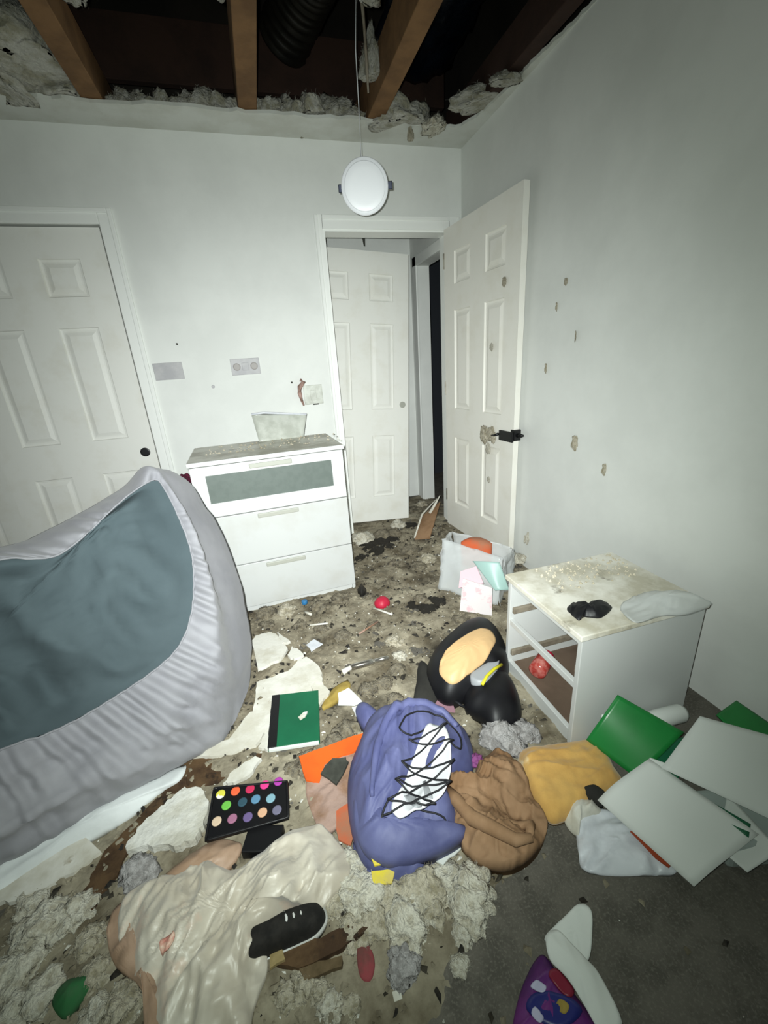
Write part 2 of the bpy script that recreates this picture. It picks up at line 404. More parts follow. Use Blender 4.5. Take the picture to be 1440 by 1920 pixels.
d = empty('door_2', (-3.76, .055, .012), label='second closet door at the left edge, mostly out of view', cat='door', kind='structure')
six_panel(d, .826, 2.018, .03, M_door)
# bedroom door swung open against the right wall: local +x runs from the hinge to the latch edge
th = math.radians(85.1)
d = empty('door_3', (-.128, -.012, .008), -th, label='dirty white six panel bedroom door standing open beside the right wall', cat='door', kind='structure')
six_panel(d, .785, 2.022, .036, M_doord)
d.location = (-.131, -.016, .008)
bm = bmesh.new()
box(bm, .66, .787, -.013, .002, .765, .825, .004); box(bm, .762, .80, -.004, .040, .775, .838, .003)
bmo('latch', bm, M_black, d, label='black latch and broken lever plate')
tube('lever_stub', [(.80, .018, .806), (.825, .02, .808), (.84, .024, .81)], [.012, .012, .006], M_black, d)
tube('lever_spindle', [(.655, -.012, .80), (.63, -.02, .79), (.60, -.02, .785)], [.009, .007, .005], M_black, d)
for z in (.2, 1.0, 1.8): boxo('hinge', (-.006, .004, -.006, .03, z, z+.09), M_metal, d, .001)
# hall door, off its track and leaning
d = empty('door_4', (0, 0, 0), label='white narrow six panel door leaning askew in the hallway', cat='door', kind='structure')
six_panel(d, .76, 1.99, .034, M_door)
disc_solid('finger_pull', (.708, .001, .93), .024, .024, .005, M_handle, d, Matrix.Rotation(pi/2, 3, 'X'), label='round pale finger pull')
ex = Vector((.997, .019, -.074)).normalized(); ez = Vector((.0723, .074, .9946)); ez = (ez-ex*ez.dot(ex)).normalized(); ey = ez.cross(ex)
mm = Matrix((ex, ey, ez)).transposed().to_4x4(); mm.translation = Vector((-.374, .242, .004))-ex*.76; d.matrix_world = mm

# ---------------------------------------------------------------- things fixed to the walls
d = empty('wall_outlet', (-1.484, 0, 1.288), label='grey lilac double outlet plate on the wall above the dresser', cat='outlet')
boxo('cover_plate', (-.087, .087, -.006, 0, -.048, .048), M_platey, d, .002)
for x in (-.052, .052): disc_solid('socket', (x, -.006, 0), .022, .022, .006, M_socket, d, Matrix.Rotation(pi/2, 3, 'X'))
boxo('centre_insert', (-.02, .02, -.010, -.005, -.022, .022), M_platey, d, .002)
d = empty('wall_switch', (-1.083, 0, 1.085), label='damaged pale switch plate beside the doorway', cat='switch')
boxo('cover_plate', (-.062, .062, -.006, 0, -.062, .062), M_switch, d, .003)
boxo('rocker', (-.02, .02, -.011, -.005, -.035, .03), M_switch, d, .002)
boxo('broken_corner', (-.01, .03, -.013, -.006, -.066, -.058), M_hex, d, .002)
tube('torn_wire', [(-1.157, -.006, 1.185), (-1.137, -.012, 1.172), (-1.166, -.012, 1.14), (-1.172, -.012, 1.10), (-1.166, -.01, 1.06), (-1.154, -.006, 1.02)], [.012, .014, .016, .014, .010, .006], M_pwire,
     label='torn pinkish wire stub poking out beside the switch plate', cat='wire')
boxo('blank_plate', (-2.01, -1.847, -.004, 0, 1.241, 1.338), M_platey, bev=.002, label='blank grey rectangle plate on the wall beside the closet casing', cat='plate')
for (x, z, r, l) in ((-1.85, 1.438, .006, 'tiny dark nail in the wall above the blank plate'), (-1.213, 1.172, .006, 'tiny dark nail in the wall left of the torn wire'), (-1.696, 1.183, .010, 'small grey scuffed wall plug below left of the outlet')):
    disc_solid('nail', (x, 0, z), r, r, .006, M_hex if r < .01 else M_platey, None, Matrix.Rotation(pi/2, 3, 'X'), n=12, label=l, cat='nail')
# recessed panel lamp hanging by its cable
d = empty('panel_lamp', (-.79, -.58, 2.05), label='round white LED panel lamp dangling on its cable above the doorway', cat='lamp')
zd = (CAM-Vector((-.79, -.58, 2.05))).normalized(); zd = (zd+Vector((0, 0, .12))).normalized()
xd = Vector((0, 0, 1)).cross(zd).normalized(); R = Matrix((xd, zd.cross(xd), zd)).transposed()
disc_solid('rim', (0, 0, 0), .112, .112, .016, M_lampw, d, R, n=48)
disc_solid('diffuser', R @ Vector((0, 0, .0145)), .098, .098, .004, M_lampw, d, R, n=48)
for s in (-1, 1):
    bm = bmesh.new(); box(bm, s*.105-.02, s*.105+.02, -.014, .014, -.012, -.004, .002); box(bm, s*.118-.008, s*.118+.014, -.016, .016, -.006, .012, .003)
    for v in bm.verts: v.co = R @ v.co
    bmo('spring_clip', bm, M_clip, d)
tube('cable', [R @ Vector((0, .06, -.005)), (.0, .03, .14), (.003, .02, .3), (.0, .0, .5), (.02, -.02, .75), (.06, .05, 1.0)], .0022, M_lampw, d)
tube('plastic_strip', [(-.735, -.55, 2.42), (-.738, -.56, 2.52), (-.75, -.60, 2.62), (-.76, -.62, 2.72), (-.74, -.60, 2.85)], [.004, .007, .006, .009, .014], M_slide, label='shiny pale plastic strip dangling from the attic', cat='strip')

# ---------------------------------------------------------------- dresser
d = empty('dresser', (-1.8034, -.7901, 0), .0486, label='white three drawer dresser with frosted glass in its top drawer', cat='dresser')
W, Hd, Dp = .754, .867, .46
boxo('side_panel', (0, .018, .021, Dp, 0, Hd-.02), M_ikea, d); boxo('side_panel', (W-.018, W, .021, Dp, 0, Hd-.02), M_ikea, d)
boxo('back_panel', (.018, W-.018, Dp-.008, Dp, .02, Hd-.02), M_ikea, d, 0)
boxo('plinth', (.018, W-.018, .03, .05, 0, .05), M_ikea, d)
boxo('top', (-.004, W+.004, -.004, Dp, Hd-.02, Hd), M_top, d, .003, label='soiled top with wet grey grime')
boxo('top_edge', (-.0045, W+.0045, -.006, .003, Hd-.021, Hd+.0005), M_ikea, d, .002)
for i, (z0, z1) in enumerate(((.585, .842), (.305, .580), (.045, .300))):
    if i == 0:
        dr = boxo('drawer', [(.003, .068, 0, .02, z0, z1), (W-.068, W-.003, 0, .02, z0, z1), (.066, W-.066, 0, .02, z0, z0+.07), (.066, W-.066, 0, .02, z1-.046, z1)], M_ikea, d, .0015)
        boxo('glass_panel', (.06, W-.06, .006, .014, z0+.06, z1-.04), M_glass, dr, 0, label='frosted grey green glass panel')
    else:
        dr = boxo('drawer', (.003, W-.003, 0, .02, z0, z1), M_ikead, d, .002)
    boxo('drawer_handle', [(.275, .485, -.006, .004, z1-.036, z1-.012)], M_handle, dr, .004)
    boxo('drawer_box', (.03, W-.03, .02, Dp-.03, z0+.02, z1-.06), M_inner, dr, 0)
# leaning clear tray on the dresser
d = empty('plastic_tray', (0, 0, 0), label='clear plastic tray lid leaning against the wall on the dresser', cat='tray')
sheet4('tray_panel', (-1.47, -.36, .868), (-1.21, -.34, .868), (-1.17, -.275, .99), (-1.49, -.28, 1.02), .006, M_clear3, d, lambda u, v: .008*sin(pi*u)*sin(pi*v))
tube('tray_rim', [(-1.49, -.283, 1.02), (-1.42, -.277, 1.022), (-1.30, -.275, 1.006), (-1.17, -.275, .99)], .006, M_env, d)

# ---------------------------------------------------------------- mattress standing on its long edge in a fitted sheet
F0 = Vector((-1.69, -1.62, .02)); E1 = Vector((-.90, -.436, 0)).normalized(); T0 = Vector((-1.83, -1.25, .97)); E2 = (T0-F0).normalized()
NF = E2.cross(E1).normalized()
if NF.y > 0: NF = -NF
def ring(P, n):  # closed Catmull loop resampled evenly
    Q = catmull(P, 1200); return lineloop(Q, n)
OUT = [(-.012, 1.004), (-.045, .93), (-.085, .80), (-.098, .6), (-.10, .42), (-.075, .2), (-.055, .12), (.02, .012), (.19, .008), (.4, .02), (.65, .02), (1.1, .0), (1.6, .0), (1.88, .02), (1.92, .5), (1.88, 1.0), (1.3, .96), (.8, .90), (.45, .889), (.374, .901), (.24, .941), (.085, 1.0), (.03, 1.03)]
HEM = [(.0, .965), (-.018, .90), (-.027, .838), (-.035, .712), (-.02, .606), (.026, .474), (.093, .386), (.182, .345), (.298, .322), (.402, .309), (.491, .310), (.582, .325), (.9, .33), (1.4, .3), (1.66, .4), (1.7, .6), (1.6, .8), (1.1, .84), (.7, .84), (.465, .832), (.396, .81), (.332, .801), (.242, .845), (.18, .888), (.102, .935), (.04, .962)]
NT = 760
def aligned(P):
    R_ = ring(P, NT)
    return R_
RO, RH = aligned(OUT), aligned(HEM)
def face(a, b, h=0): return F0+E1*a+E2*b+NF*h
V = []; F = []
NV1, NV2 = 16, 12
for t in range(NT):
    (ho, hb), (oa, obb) = RH[t], RO[t]
    wid = hypot(oa-ho, obb-hb)
    for i in range(NV1+1):
        v = i/NV1; a, b = ho+(oa-ho)*v, hb+(obb-hb)*v
        ruf = (sin(t*2*pi/8.6+4*nz(t*.05, 1.7)+4*v*nz(t*.11, 3.2))*.013+.009*nz(t*.21, v*1.5))*(1-v*.75)*sst(0, .08, v+.03)*min(1, wid/.08)
        bul = .030*sin(pi*min(1, v*.95+.05))*min(1, wid/.1)
        lower = sst(.42, .15, b)
        fo = lower*(.055*fold(a, b, .12, 8, 2.0, .22)+.022*fold(a, b, .25, 20, 5.0, .25))*sin(pi*min(1, v*.92+.06))
        side = .006*fold(a, b, .1, 16, 8., .3)*sst(.0, .3, v)
        tm = sst(.80, .90, obb)*sst(.0, .10, oa); rm = sst(.05, -.05, oa)*sst(1.0, .85, obb)
        V.append(face(a, b, ruf+bul+fo+side-.012*sst(.86, 1, v)**2-.17*tm*v-.085*rm*sst(.5, 1, v)))
    th_ = Vector((.066, .209, 0))
    k = sst(.55, 1.0, obb)
    back = th_*(1-.1*k)+Vector((0, 0, -.10*k))
    ox, oy = oa-.6, (obb-.5); 
    on = Vector((0, 0, 0))
    t2 = RO[(t+4) % NT]; t1 = RO[t-4]
    tx, ty = t2[0]-t1[0], t2[1]-t1[1]; ln = hypot(tx, ty)+1e-9
    outn = (E1*ty-E2*tx)/ln
    if (outn.dot(E1*(oa-.9)+E2*(obb-.5))) < 0: outn = -outn
    tm = sst(.80, .90, obb)*sst(.0, .10, oa); rm = sst(.05, -.05, oa)*sst(1.0, .85, obb)
    p0 = face(oa, obb, -.016-.17*tm-.085*rm)
    for i in range(1, NV2+1):
        v = i/NV2
        p = p0+back*v+outn*(.010*sin(pi*v)+.004*fold(t*.02, v*.6, .2, 4, 1.))
        if p.z < .004: p.z = .004
        V.append(p)
NV = NV1+NV2+1
for t in range(NT):
    u = (t+1) % NT
    for i in range(NV-1): F.append((t*NV+i, t*NV+i+1, u*NV+i+1, u*NV+i))
c = len(V); V.append(sum((V[t*NV+NV-1] for t in range(NT)), Vector())/NT)
for t in range(NT): F.append((t*NV+NV-1, c, ((t+1) % NT)*NV+NV-1))
for v in V:
    if v.z < .004: v.z = .004
mt = empty('mattress', F0, label='mattress in a grey fitted sheet standing on edge, blue grey underside showing', cat='mattress')
sh = ob('fitted_sheet', [v-F0 for v in V], F, M_sheet, mt, True, label='grey fitted sheet with gathered elastic hem')
# elastic edge
tube('elastic_hem', [V[t*NV]-F0+NF*.003 for t in range(0, NT, 2)], .003, M_sheet, sh, 6, True)
# underside
VU = []; FU = []; NR = 26; NTU = NT//4; ca, cb = .62, .57
VU.append(face(ca, cb, -.01)-F0)
def under(a, b, r):
    d1 = hypot(a-.24, b-.86); an = atan2(b-.86, a-.24)
    h = -.010-.030*(1-r*r)+(.065*fold(a, b, 1.35, 4.5, 3., .35)+.026*fold(a, b, 1.0, 9, 13., .3))*sst(1, .75, r)
    h += .026*exp(-d1/.16)*sin(an*11+1)+.012*fold(a, b, .25, 11, 7., .25)*sst(.35, .0, a)*sst(1, .9, r)
    return h
for i in range(1, NR+1):
    r = i/NR
    for t in range(NTU):
        a = ca+(RH[t*4][0]-ca)*r; b = cb+(RH[t*4][1]-cb)*r
        VU.append(face(a, b, under(a, b, r) if i < NR else -.004)-F0)
for j in range(NTU): FU.append((0, 1+j, 1+(j+1) % NTU))
for i in range(NR-1):
    for j in range(NTU):
        a, b = 1+i*NTU+j, 1+i*NTU+(j+1) % NTU; FU.append((a, a+NTU, b+NTU, b))
ob('mattress_underside', VU, FU, M_under, mt, True, label='blue grey mattress underside')
star('maroon_bundle', [(-1.93, -.56), (-1.86, -.6), (-1.83, -.55), (-1.83, -.46), (-1.9, -.43), (-1.95, -.48)],
     lambda x, y, r: .76*(1-.25*r**4)+.02*nz(x*40, y*40), M_maroon, nth=36, label='maroon cloth bundle wedged between mattress and dresser', cat='cloth')

# ---------------------------------------------------------------- nightstand
NX0, NX1, NY0, NY1, NH = -.60, -.115, -2.04, -1.635, .45
d = empty('nightstand', (0, 0, 0), label='white nightstand without drawers standing against the right wall', cat='nightstand')
boxo('side_panel', (NX0, NX1, NY0, NY0+.018, 0, NH-.02), M_ikea, d); boxo('side_panel', (NX0, NX1, NY1-.018, NY1, 0, NH-.02), M_ikea, d)
boxo('top', (NX0-.012, NX1+.004, NY0-.008, NY1+.008, NH-.02, NH), M_nstop, d, .003, label='dusty soiled top')
boxo('back_panel', (NX1-.008, NX1, NY0+.018, NY1-.018, .05, NH-.02), M_inner, d, 0)
boxo('front_rail', (NX0+.002, NX0+.02, NY0+.018, NY1-.018, .232, .256), M_ikea, d)
boxo('front_rail', (NX0+.002, NX0+.02, NY0+.018, NY1-.018, NH-.045, NH-.02), M_ikea, d)
boxo('kick_board', (NX0+.004, NX0+.022, NY0+.018, NY1-.018, 0, .055), M_ikea, d)
boxo('bottom_panel', (NX0+.022, NX1-.008, NY0+.018, NY1-.018, .03, .042), M_inner, d, 0, label='brown unfinished bottom')
for z in (.285, .085):
    boxo('drawer_runner', (NX0+.01, NX1-.03, NY1-.032, NY1-.018, z, z+.026), M_slide, d, .003)
    boxo('drawer_runner', (NX0+.01, NX1-.03, NY0+.018, NY0+.032, z, z+.026), M_slide, d, .003)
d = empty('red_jar', (-.50, -1.74, .042), .6, label='small red jar lying inside the nightstand bottom', cat='jar')
tube('jar_body', [(-.055, 0, .034), (-.05, 0, .034), (.03, 0, .034), (.04, 0, .034)], [.026, .034, .034, .027], M_jar, d, 20)
tube('jar_lid', [(.04, 0, .034), (.043, 0, .034), (.06, 0, .034), (.063, 0, .034)], [.026, .030, .030, .027], M_red, d, 20)
star('black_sock', [(-.555, -1.911), (-.52, -1.891), (-.506, -1.907), (-.501, -1.933), (-.452, -1.911), (-.419, -1.917), (-.411, -1.948), (-.438, -1.972), (-.49, -1.992), (-.518, -1.981), (-.536, -1.968), (-.565, -1.978), (-.564, -1.94)],
     lambda x, y, r: NH+.026*(1-r**3)+.005*fold(x, y, .5, 40, 2), M_blk, zb=NH+.0005, nth=80, label='black crumpled sock lying on the nightstand top', cat='sock')
star('plastic_film', [(-.40, -1.972), (-.30, -1.935), (-.20, -1.955), (-.128, -2.01), (-.124, -2.06), (-.24, -2.075), (-.32, -2.053), (-.42, -2.05)],
     lambda x, y, r: NH+.006+.045*(1-r*r)*sst(-.45, -.2, x)+.007*fold(x, y, .3, 30, 6), M_clear2, zb=NH+.001, nth=64, label='milky clear plastic film crumpled on the nightstand corner', cat='film')

# ---------------------------------------------------------------- debris on the floor
def dens(x, y):
    s = (x+.95)*.44-(y+2.28)*.9+.05*nz(x*6, y*6, 3)
    d_ = 1-sst(-.05, .06, s)
    d_ *= 1-sst(-.95, -.75, x)*sst(-1.98, -2.12, y)
    d_ *= 1-.35*sst(-.3, .1, x)
    return d_
NXg, NYg = 250, 350; X0, X1, Y0, Y1 = -2.5, .05, -2.75, .75
V = []; F = []; idx = {}
hgt = lambda x, y: dens(x, y)*(.016+.014*fbm(x*9, y*9, 1, 4)+.011*abs(fbm(x*32, y*32, 7, 2)))-.010
for i in range(NXg+1):
    for j in range(NYg+1):
        x, y = X0+(X1-X0)*i/NXg, Y0+(Y1-Y0)*j/NYg
        V.append((x, y, max(hgt(x, y), -.004)))
for i in range(NXg):
    for j in range(NYg):
        a = i*(NYg+1)+j; q = (a, a+NYg+1, a+NYg+2, a+1)
        if max(V[k][2] for k in q) > -.003: F.append(q)
ob('floor_debris', V, F, M_debris, None, True, label='trodden layer of wet insulation and plaster dirt on the carpet', cat='debris', kind='stuff')
def gz(x, y): return max(0, hgt(x, y))
# crumbs too small to pick apart
def crumbs(name, M, n, lo, hi, label, seed, area=None):
    rnd = random.Random(seed); V = []; F = []; k = 0
    while k < n:
        x, y = rnd.uniform(-2.4, -.02), rnd.uniform(-2.7, -.02 if k % 6 else .6)
        if (y > -.02 and not (-.88 < x < -.12 and .0 < y < .6)) or (x < -1.04 and -.77 < y < -.3 and x > -1.82): continue
        if rnd.random() > dens(x, y)*.95+.03 or (x > -.62 and -2.06 < y < -1.6): continue
        r = lo*(hi/lo)**rnd.random(); z = gz(x, y)+r*.3; b = len(V); an = rnd.random()*6.3; st = rnd.uniform(.6, 2.0)
        for (px, py, pz) in ((1, 0, -.2), (.2, .8, .3), (-.9, .3, -.3), (-.4, -.8, .2), (.1, 0, .7), (0, 0, -.6)):
            px *= st*rnd.uniform(.7, 1.2); py *= rnd.uniform(.7, 1.2)
            V.append((x+r*(px*cos(an)-py*sin(an)), y+r*(px*sin(an)+py*cos(an)), z+r*pz))
        F += [(b+4, b, b+1), (b+4, b+1, b+2), (b+4, b+2, b+3), (b+4, b+3, b), (b+5, b+1, b), (b+5, b+2, b+1), (b+5, b+3, b+2), (b+5, b, b+3)]; k += 1
    ob(name, V, F, M, None, False, label=label, cat='debris', kind='stuff')
crumbs('plaster_crumbs', M_chalk, 1100, .002, .007, 'scattered white plaster crumbs over the dirty floor', 1)
crumbs('insulation_crumbs', M_debris, 6500, .003, .012, 'small bits of torn insulation over the dirty floor', 2)
crumbs('dirt_crumbs', M_dark, 2200, .003, .014, 'small black clods of wet dirt over the floor', 3)

# fluff clumps: six shapes, copied
def fluff_mesh(name, seed, M, flat=.62, fib=520, sub=4):
    bm = bmesh.new(); bmesh.ops.create_icosphere(bm, subdivisions=sub, radius=1)
    for v in bm.verts:
        p = v.co.normalized(); q = p*1.3+Vector((seed*7.1, 0, 0)); s = 0; a = 1; fq = 1
        for _ in range(5): s += a*(.42-abs(noise.noise(q*fq))); fq *= 2.2; a *= .6
        r = .78+.6*s+.45*noise.noise(p*1.2+Vector((seed*3.3, 5, 0)))
        v.co = p*r; v.co.z = max(v.co.z*flat, -.18)
    bmesh.ops.recalc_face_normals(bm, faces=bm.faces)
    for f in bm.faces: f.smooth = True
    rnd = random.Random(seed); vs_ = [v for v in bm.verts]
    for _ in range(fib):
        v = rnd.choice(vs_[:2400]); 
        if v.co.z < -.1: continue
        p = v.co.copy(); dvec = (v.normal+Vector((rnd.uniform(-1, 1), rnd.uniform(-1, 1), rnd.uniform(-.6, .6)))).normalized(); L_ = rnd.uniform(.10, .28)
        s = dvec.orthogonal().normalized()*rnd.uniform(.005, .011)
        mid = p+dvec*L_*.55+Vector((0, 0, .03)); end = mid+(dvec+Vector((rnd.uniform(-1, 1), rnd.uniform(-1, 1), -.4)))*L_*.4
        q = [bm.verts.new(c) for c in (p-s, p+s, mid+s*.8, mid-s*.8, end)]
        bm.faces.new((q[0], q[1], q[2], q[3])); bm.faces.new((q[3], q[2], q[4]))
    me = bpy.data.meshes.new(name); bm.to_mesh(me); bm.free(); me.materials.append(M); return me
M_fluffd = mat('dirty insulation', '8d8470', '6a614e', .98, 2.2, bump=.6, bsc=7, spec=.1, sheen=.15, c='3b3428', csc=1.5, clo=.55, chi=.7)
FM = [fluff_mesh('insulation_clump', i, (M_fluff, M_fluffc)[i % 2]) for i in range(6)]
FD = [fluff_mesh('dirty_clump', 31+i, M_fluffd, .5, 420) for i in range(4)]
FK = [fluff_mesh('dirt_clod', 41+i, M_dark, .55, 200, 3) for i in range(2)]
FA = [fluff_mesh('attic_clump', 11+i, M_attic, 1.0, 320) for i in range(3)]
FG = [fluff_mesh('grey_clump', 21+i, M_fluffg, .7, 320) for i in range(2)]
def clump(me, x, y, z, r, label, group=None, name='insulation_clump', sc=(1, 1, 1), cat='insulation'):
    o = bpy.data.objects.new(name, me); COL.objects.link(o); o.location = (x, y, z); o.scale = (r*sc[0], r*sc[1], r*sc[2])
    o.rotation_euler = (random.uniform(-.12, .12), random.uniform(-.12, .12), random.uniform(0, 6.28))
    return tag(o, label, cat, group)
G1 = [(-1.57, -.83, .05), (-1.46, -.84, .05), (-1.28, -.87, .055), (-1.16, -.84, .05), (-1.0, -.88, .03)]
G2 = [(-.86, -.06, .085), (-.70, -.06, .06), (-.51, .10, .055), (-.28, .36, .06), (-.16, .5, .055), (-.6, -.05, .05)]
G3 = [(-.58, -.39, .06), (-.53, -.56, .055), (-.62, -.64, .05), (-.25, -.26, .055), (-.22, -.36, .05), (-.75, -.54, .04), (-.85, -.77, .035), (-.74, -1., .035), (-.62, -1.27, .045), (-.36, -1.32, .038)]
G4 = [(-1.05, -1.15, .035), (-.99, -1.30, .04), (-1.22, -1.18, .04), (-1.31, -1.09, .035), (-1.41, -1.01, .036), (-1.57, -.93, .036), (-1.11, -1.56, .038), (-1.04, -1.50, .034), (-1.0, -1.42, .03), (-1.18, -1.57, .04), (-1.10, -1.66, .034), (-1.30, -1.72, .04), (-1.36, -1.76, .032), (-1.45, -1.80, .036), (-1.51, -1.82, .03)]
G5 = [(-1.40, -2.19, .055), (-1.44, -2.22, .04), (-1.36, -2.25, .059), (-1.29, -2.26, .053), (-1.22, -2.26, .054), (-1.15, -2.27, .04), (-1.27, -2.31, .057), (-1.40, -2.29, .037), (-1.35, -2.29, .038), (-1.2, -2.31, .038), (-1.12, -2.33, .05), (-1.10, -2.30, .05), (-1.16, -2.37, .025)]
G6 = [(-1.19, -2.42, .02), (-1.52, -2.345, .032), (-1.49, -2.37, .022), (-1.56, -2.35, .026), (-1.47, -2.4, .026), (-1.44, -2.41, .022)]
G7 = [(-2.14, -2.05, .05), (-2.09, -2.05, .042), (-2.15, -2.13, .05), (-2.01, -2.12, .035), (-1.97, -2.19, .032), (-1.9, -2.27, .04), (-2.08, -2.19, .042), (-2.12, -2.21, .042), (-1.95, -2.26, .03), (-2.05, -2.04, .036), (-2.18, -1.99, .036)]
ORD = ['leftmost', 'second from the left', 'third from the left', 'fourth from the left', 'fifth from the left', 'sixth from the left', 'seventh from the left', 'eighth from the left', 'ninth from the left', 'tenth from the left', 'eleventh from the left', 'twelfth from the left', 'thirteenth from the left', 'fourteenth from the left', 'rightmost']
for G, l, g in ((G1, ' dirty insulation clump along the dresser foot', 'insulation along the dresser foot'), (G2, ' dirty insulation clump heaped in the doorway', 'insulation heaped in the doorway'),
                (G3, ' dirty insulation clump before the open bedroom door', 'insulation near the open door'), (G4, ' small insulation clump between dresser and backpack', 'insulation in the middle of the floor'),
                (G5, ' pale insulation clump heaped below the purple backpack', 'insulation heap below the backpack'), (G6, ' small insulation clump below the wet planks', 'insulation near the wet planks'),
                (G7, ' pale insulation clump beside the cream cloth', 'insulation at the lower left')):
    px = lambda q: (Vector((q[0], q[1], 0))-CAM).dot(RX)/(Vector((q[0], q[1], 0))-CAM).dot(FW)
    for k, (x, y, r) in enumerate(sorted(G, key=px)):
        clump(random.choice(FM if G in (G5, G6, G7) else FD+FD+FM[:2]), x, y, gz(x, y)*.6+.1*r, r, (ORD[k]+l).replace('leftmost from the left', 'leftmost').replace('  ', ' '), g)
for k, (x, y, r) in enumerate([(-.84, -.20, .06), (-.74, -.17, .055), (-.66, -.14, .05), (-.80, -.30, .05), (-.93, -.36, .045), (-.72, -.28, .04), (-.42, .06, .05)]):
    clump(FK[k % 2], x, y, gz(x, y)*.7, r, ORD[k]+' black wet dirt clod before the leaning hallway door', 'black dirt by the hallway door', 'dirt_clod', (1.3, 1, .6), 'dirt')
for k, (x, y, r) in enumerate([(-.74, -1.10, .045), (-.66, -1.06, .04), (-.80, -1.04, .03)]):
    clump(FK[k % 2], x, y, gz(x, y)*.7, r, ORD[k]+' black dirt clod between the crimson blob and card', 'black dirt by the card', 'dirt_clod', (1.3, 1, .5), 'dirt')
clump(FM[1], -.06, -.86, .05, .06, 'frayed insulation tuft between the open door and nightstand')
clump(FG[0], -.80, -1.95, .02, .066, 'large grey wool clump right of the backpack, above the tan paper', name='wool_clump', cat='wool')
clump(FG[1], -.72, -1.95, .015, .045, 'smaller grey wool clump at the foot of the nightstand', name='wool_clump', cat='wool')
clump(FG[0], -1.31, -2.385, .012, .034, 'round grey wool lump on the bare carpet at bottom centre', name='wool_clump', cat='wool')
clump(FG[1], -1.93, -2.00, .02, .045, 'grey brown lump beside the dark trench and cream cloth', name='wool_clump', cat='wool')
# attic insulation
GA = [(-2.28, -.16, .10), (-2.12, -.12, .13), (-1.85, -.12, .06), (-1.78, -.10, .07), (-1.66, -.13, .06), (-1.55, -.10, .075), (-1.45, -.12, .08), (-1.36, -.1, .085), (-1.16, -.12, .075), (-1.06, -.1, .09), (-.95, -.12, .095), (-.85, -.1, .10), (-.76, -.14, .08), (-.68, -.12, .06)]
for k, (x, y, r) in enumerate(GA): clump(random.choice(FA), x, y, H+.014+.16*r, r, ORD[k]+' grey insulation tuft on the torn ceiling edge', 'insulation on the ceiling edge', sc=(1.1, .8, .9))
clump(FA[0], -2.16, -.34, H+.05, .17, 'big pale insulation mass bulging out left of the leftmost joist', sc=(1.1, 1, .7))
clump(FA[1], -2.35, -.28, H+.03, .14, 'pale insulation mass at the top left corner by the ceiling edge', sc=(1.2, 1, .7))
clump(FA[2], -1.87, -.6, H+.16, .085, 'insulation scrap stuck to the right side of leftmost joist', sc=(.5, .9, 1.5))
clump(FA[0], -2.06, -.66, H+.14, .07, 'insulation scrap stuck to the left side of leftmost joist', sc=(.7, .9, 1.2))
clump(FA[1], -1.34, -.80, H+.08, .05, 'insulation shred hanging left of the middle joist', sc=(.45, .5, 1.8))
clump(FA[2], -.78, -.74, H+.2, .085, 'ragged insulation shred hanging beside the plastic strip', sc=(.8, .6, 2.0))
clump(FA[0], -.68, -.42, H+.10, .06, 'pale insulation stuck to the left side of right joist', sc=(.6, .9, 2.0))
clump(FA[1], -.44, -.16, H+.02, .13, 'tan insulation bulging over the ceiling edge right of the lamp', sc=(1.3, 1, .7))
clump(FM[1], -.27, -.2, H+.0, .075, 'tan insulation curling over the ceiling edge near the corner', sc=(1.3, .8, .8))
clump(FM[0], -.405, -.20, H-.045, .03, 'thin insulation wisp dangling below the ceiling edge right of lamp', sc=(.6, .5, 2.6))
clump(FA[2], -.10, -.42, H+.02, .09, 'grey insulation in the torn corner above the right wall', sc=(.8, 1.4, .7))
clump(FA[0], -.10, -.66, H-.01, .05, 'grey insulation shred at the torn edge of the right wall', sc=(.8, 1.4, .6))
# attic sheeting and duct
V = []; F = []; n = 26
for i in range(n+1):
    for j in range(n+1):
        u, v = i/n, j/n; x = -.55+.50*u; y = -1.3+1.33*v
        V.append((x, y, H+.30+.16*(1-v)+.10*(u-.5)**2*4+.035*fbm(x*9, y*9, 2)))
for i in range(n):
    for j in range(n): a = i*(n+1)+j; F.append((a, a+1, a+n+2, a+n+1))
o = ob('attic_sheeting', V, F, M_tarp, None, True, label='blue black plastic sheeting sagging in the attic right of joists', cat='sheeting')
sm = o.modifiers.new('thickness', 'SOLIDIFY'); sm.thickness = .004
P = []; rs = []
for i in range(90):
    t = i/89; P.append((-1.02+.16*sin(t*3), .02-t*1.1, H+.42+.08*sin(t*5))); rs.append(.13+.006*sin(i*1.9))
tube('flexible_duct', P, rs, M_duct, None, 24, label='black flexible duct running between the middle and right joists', cat='duct')

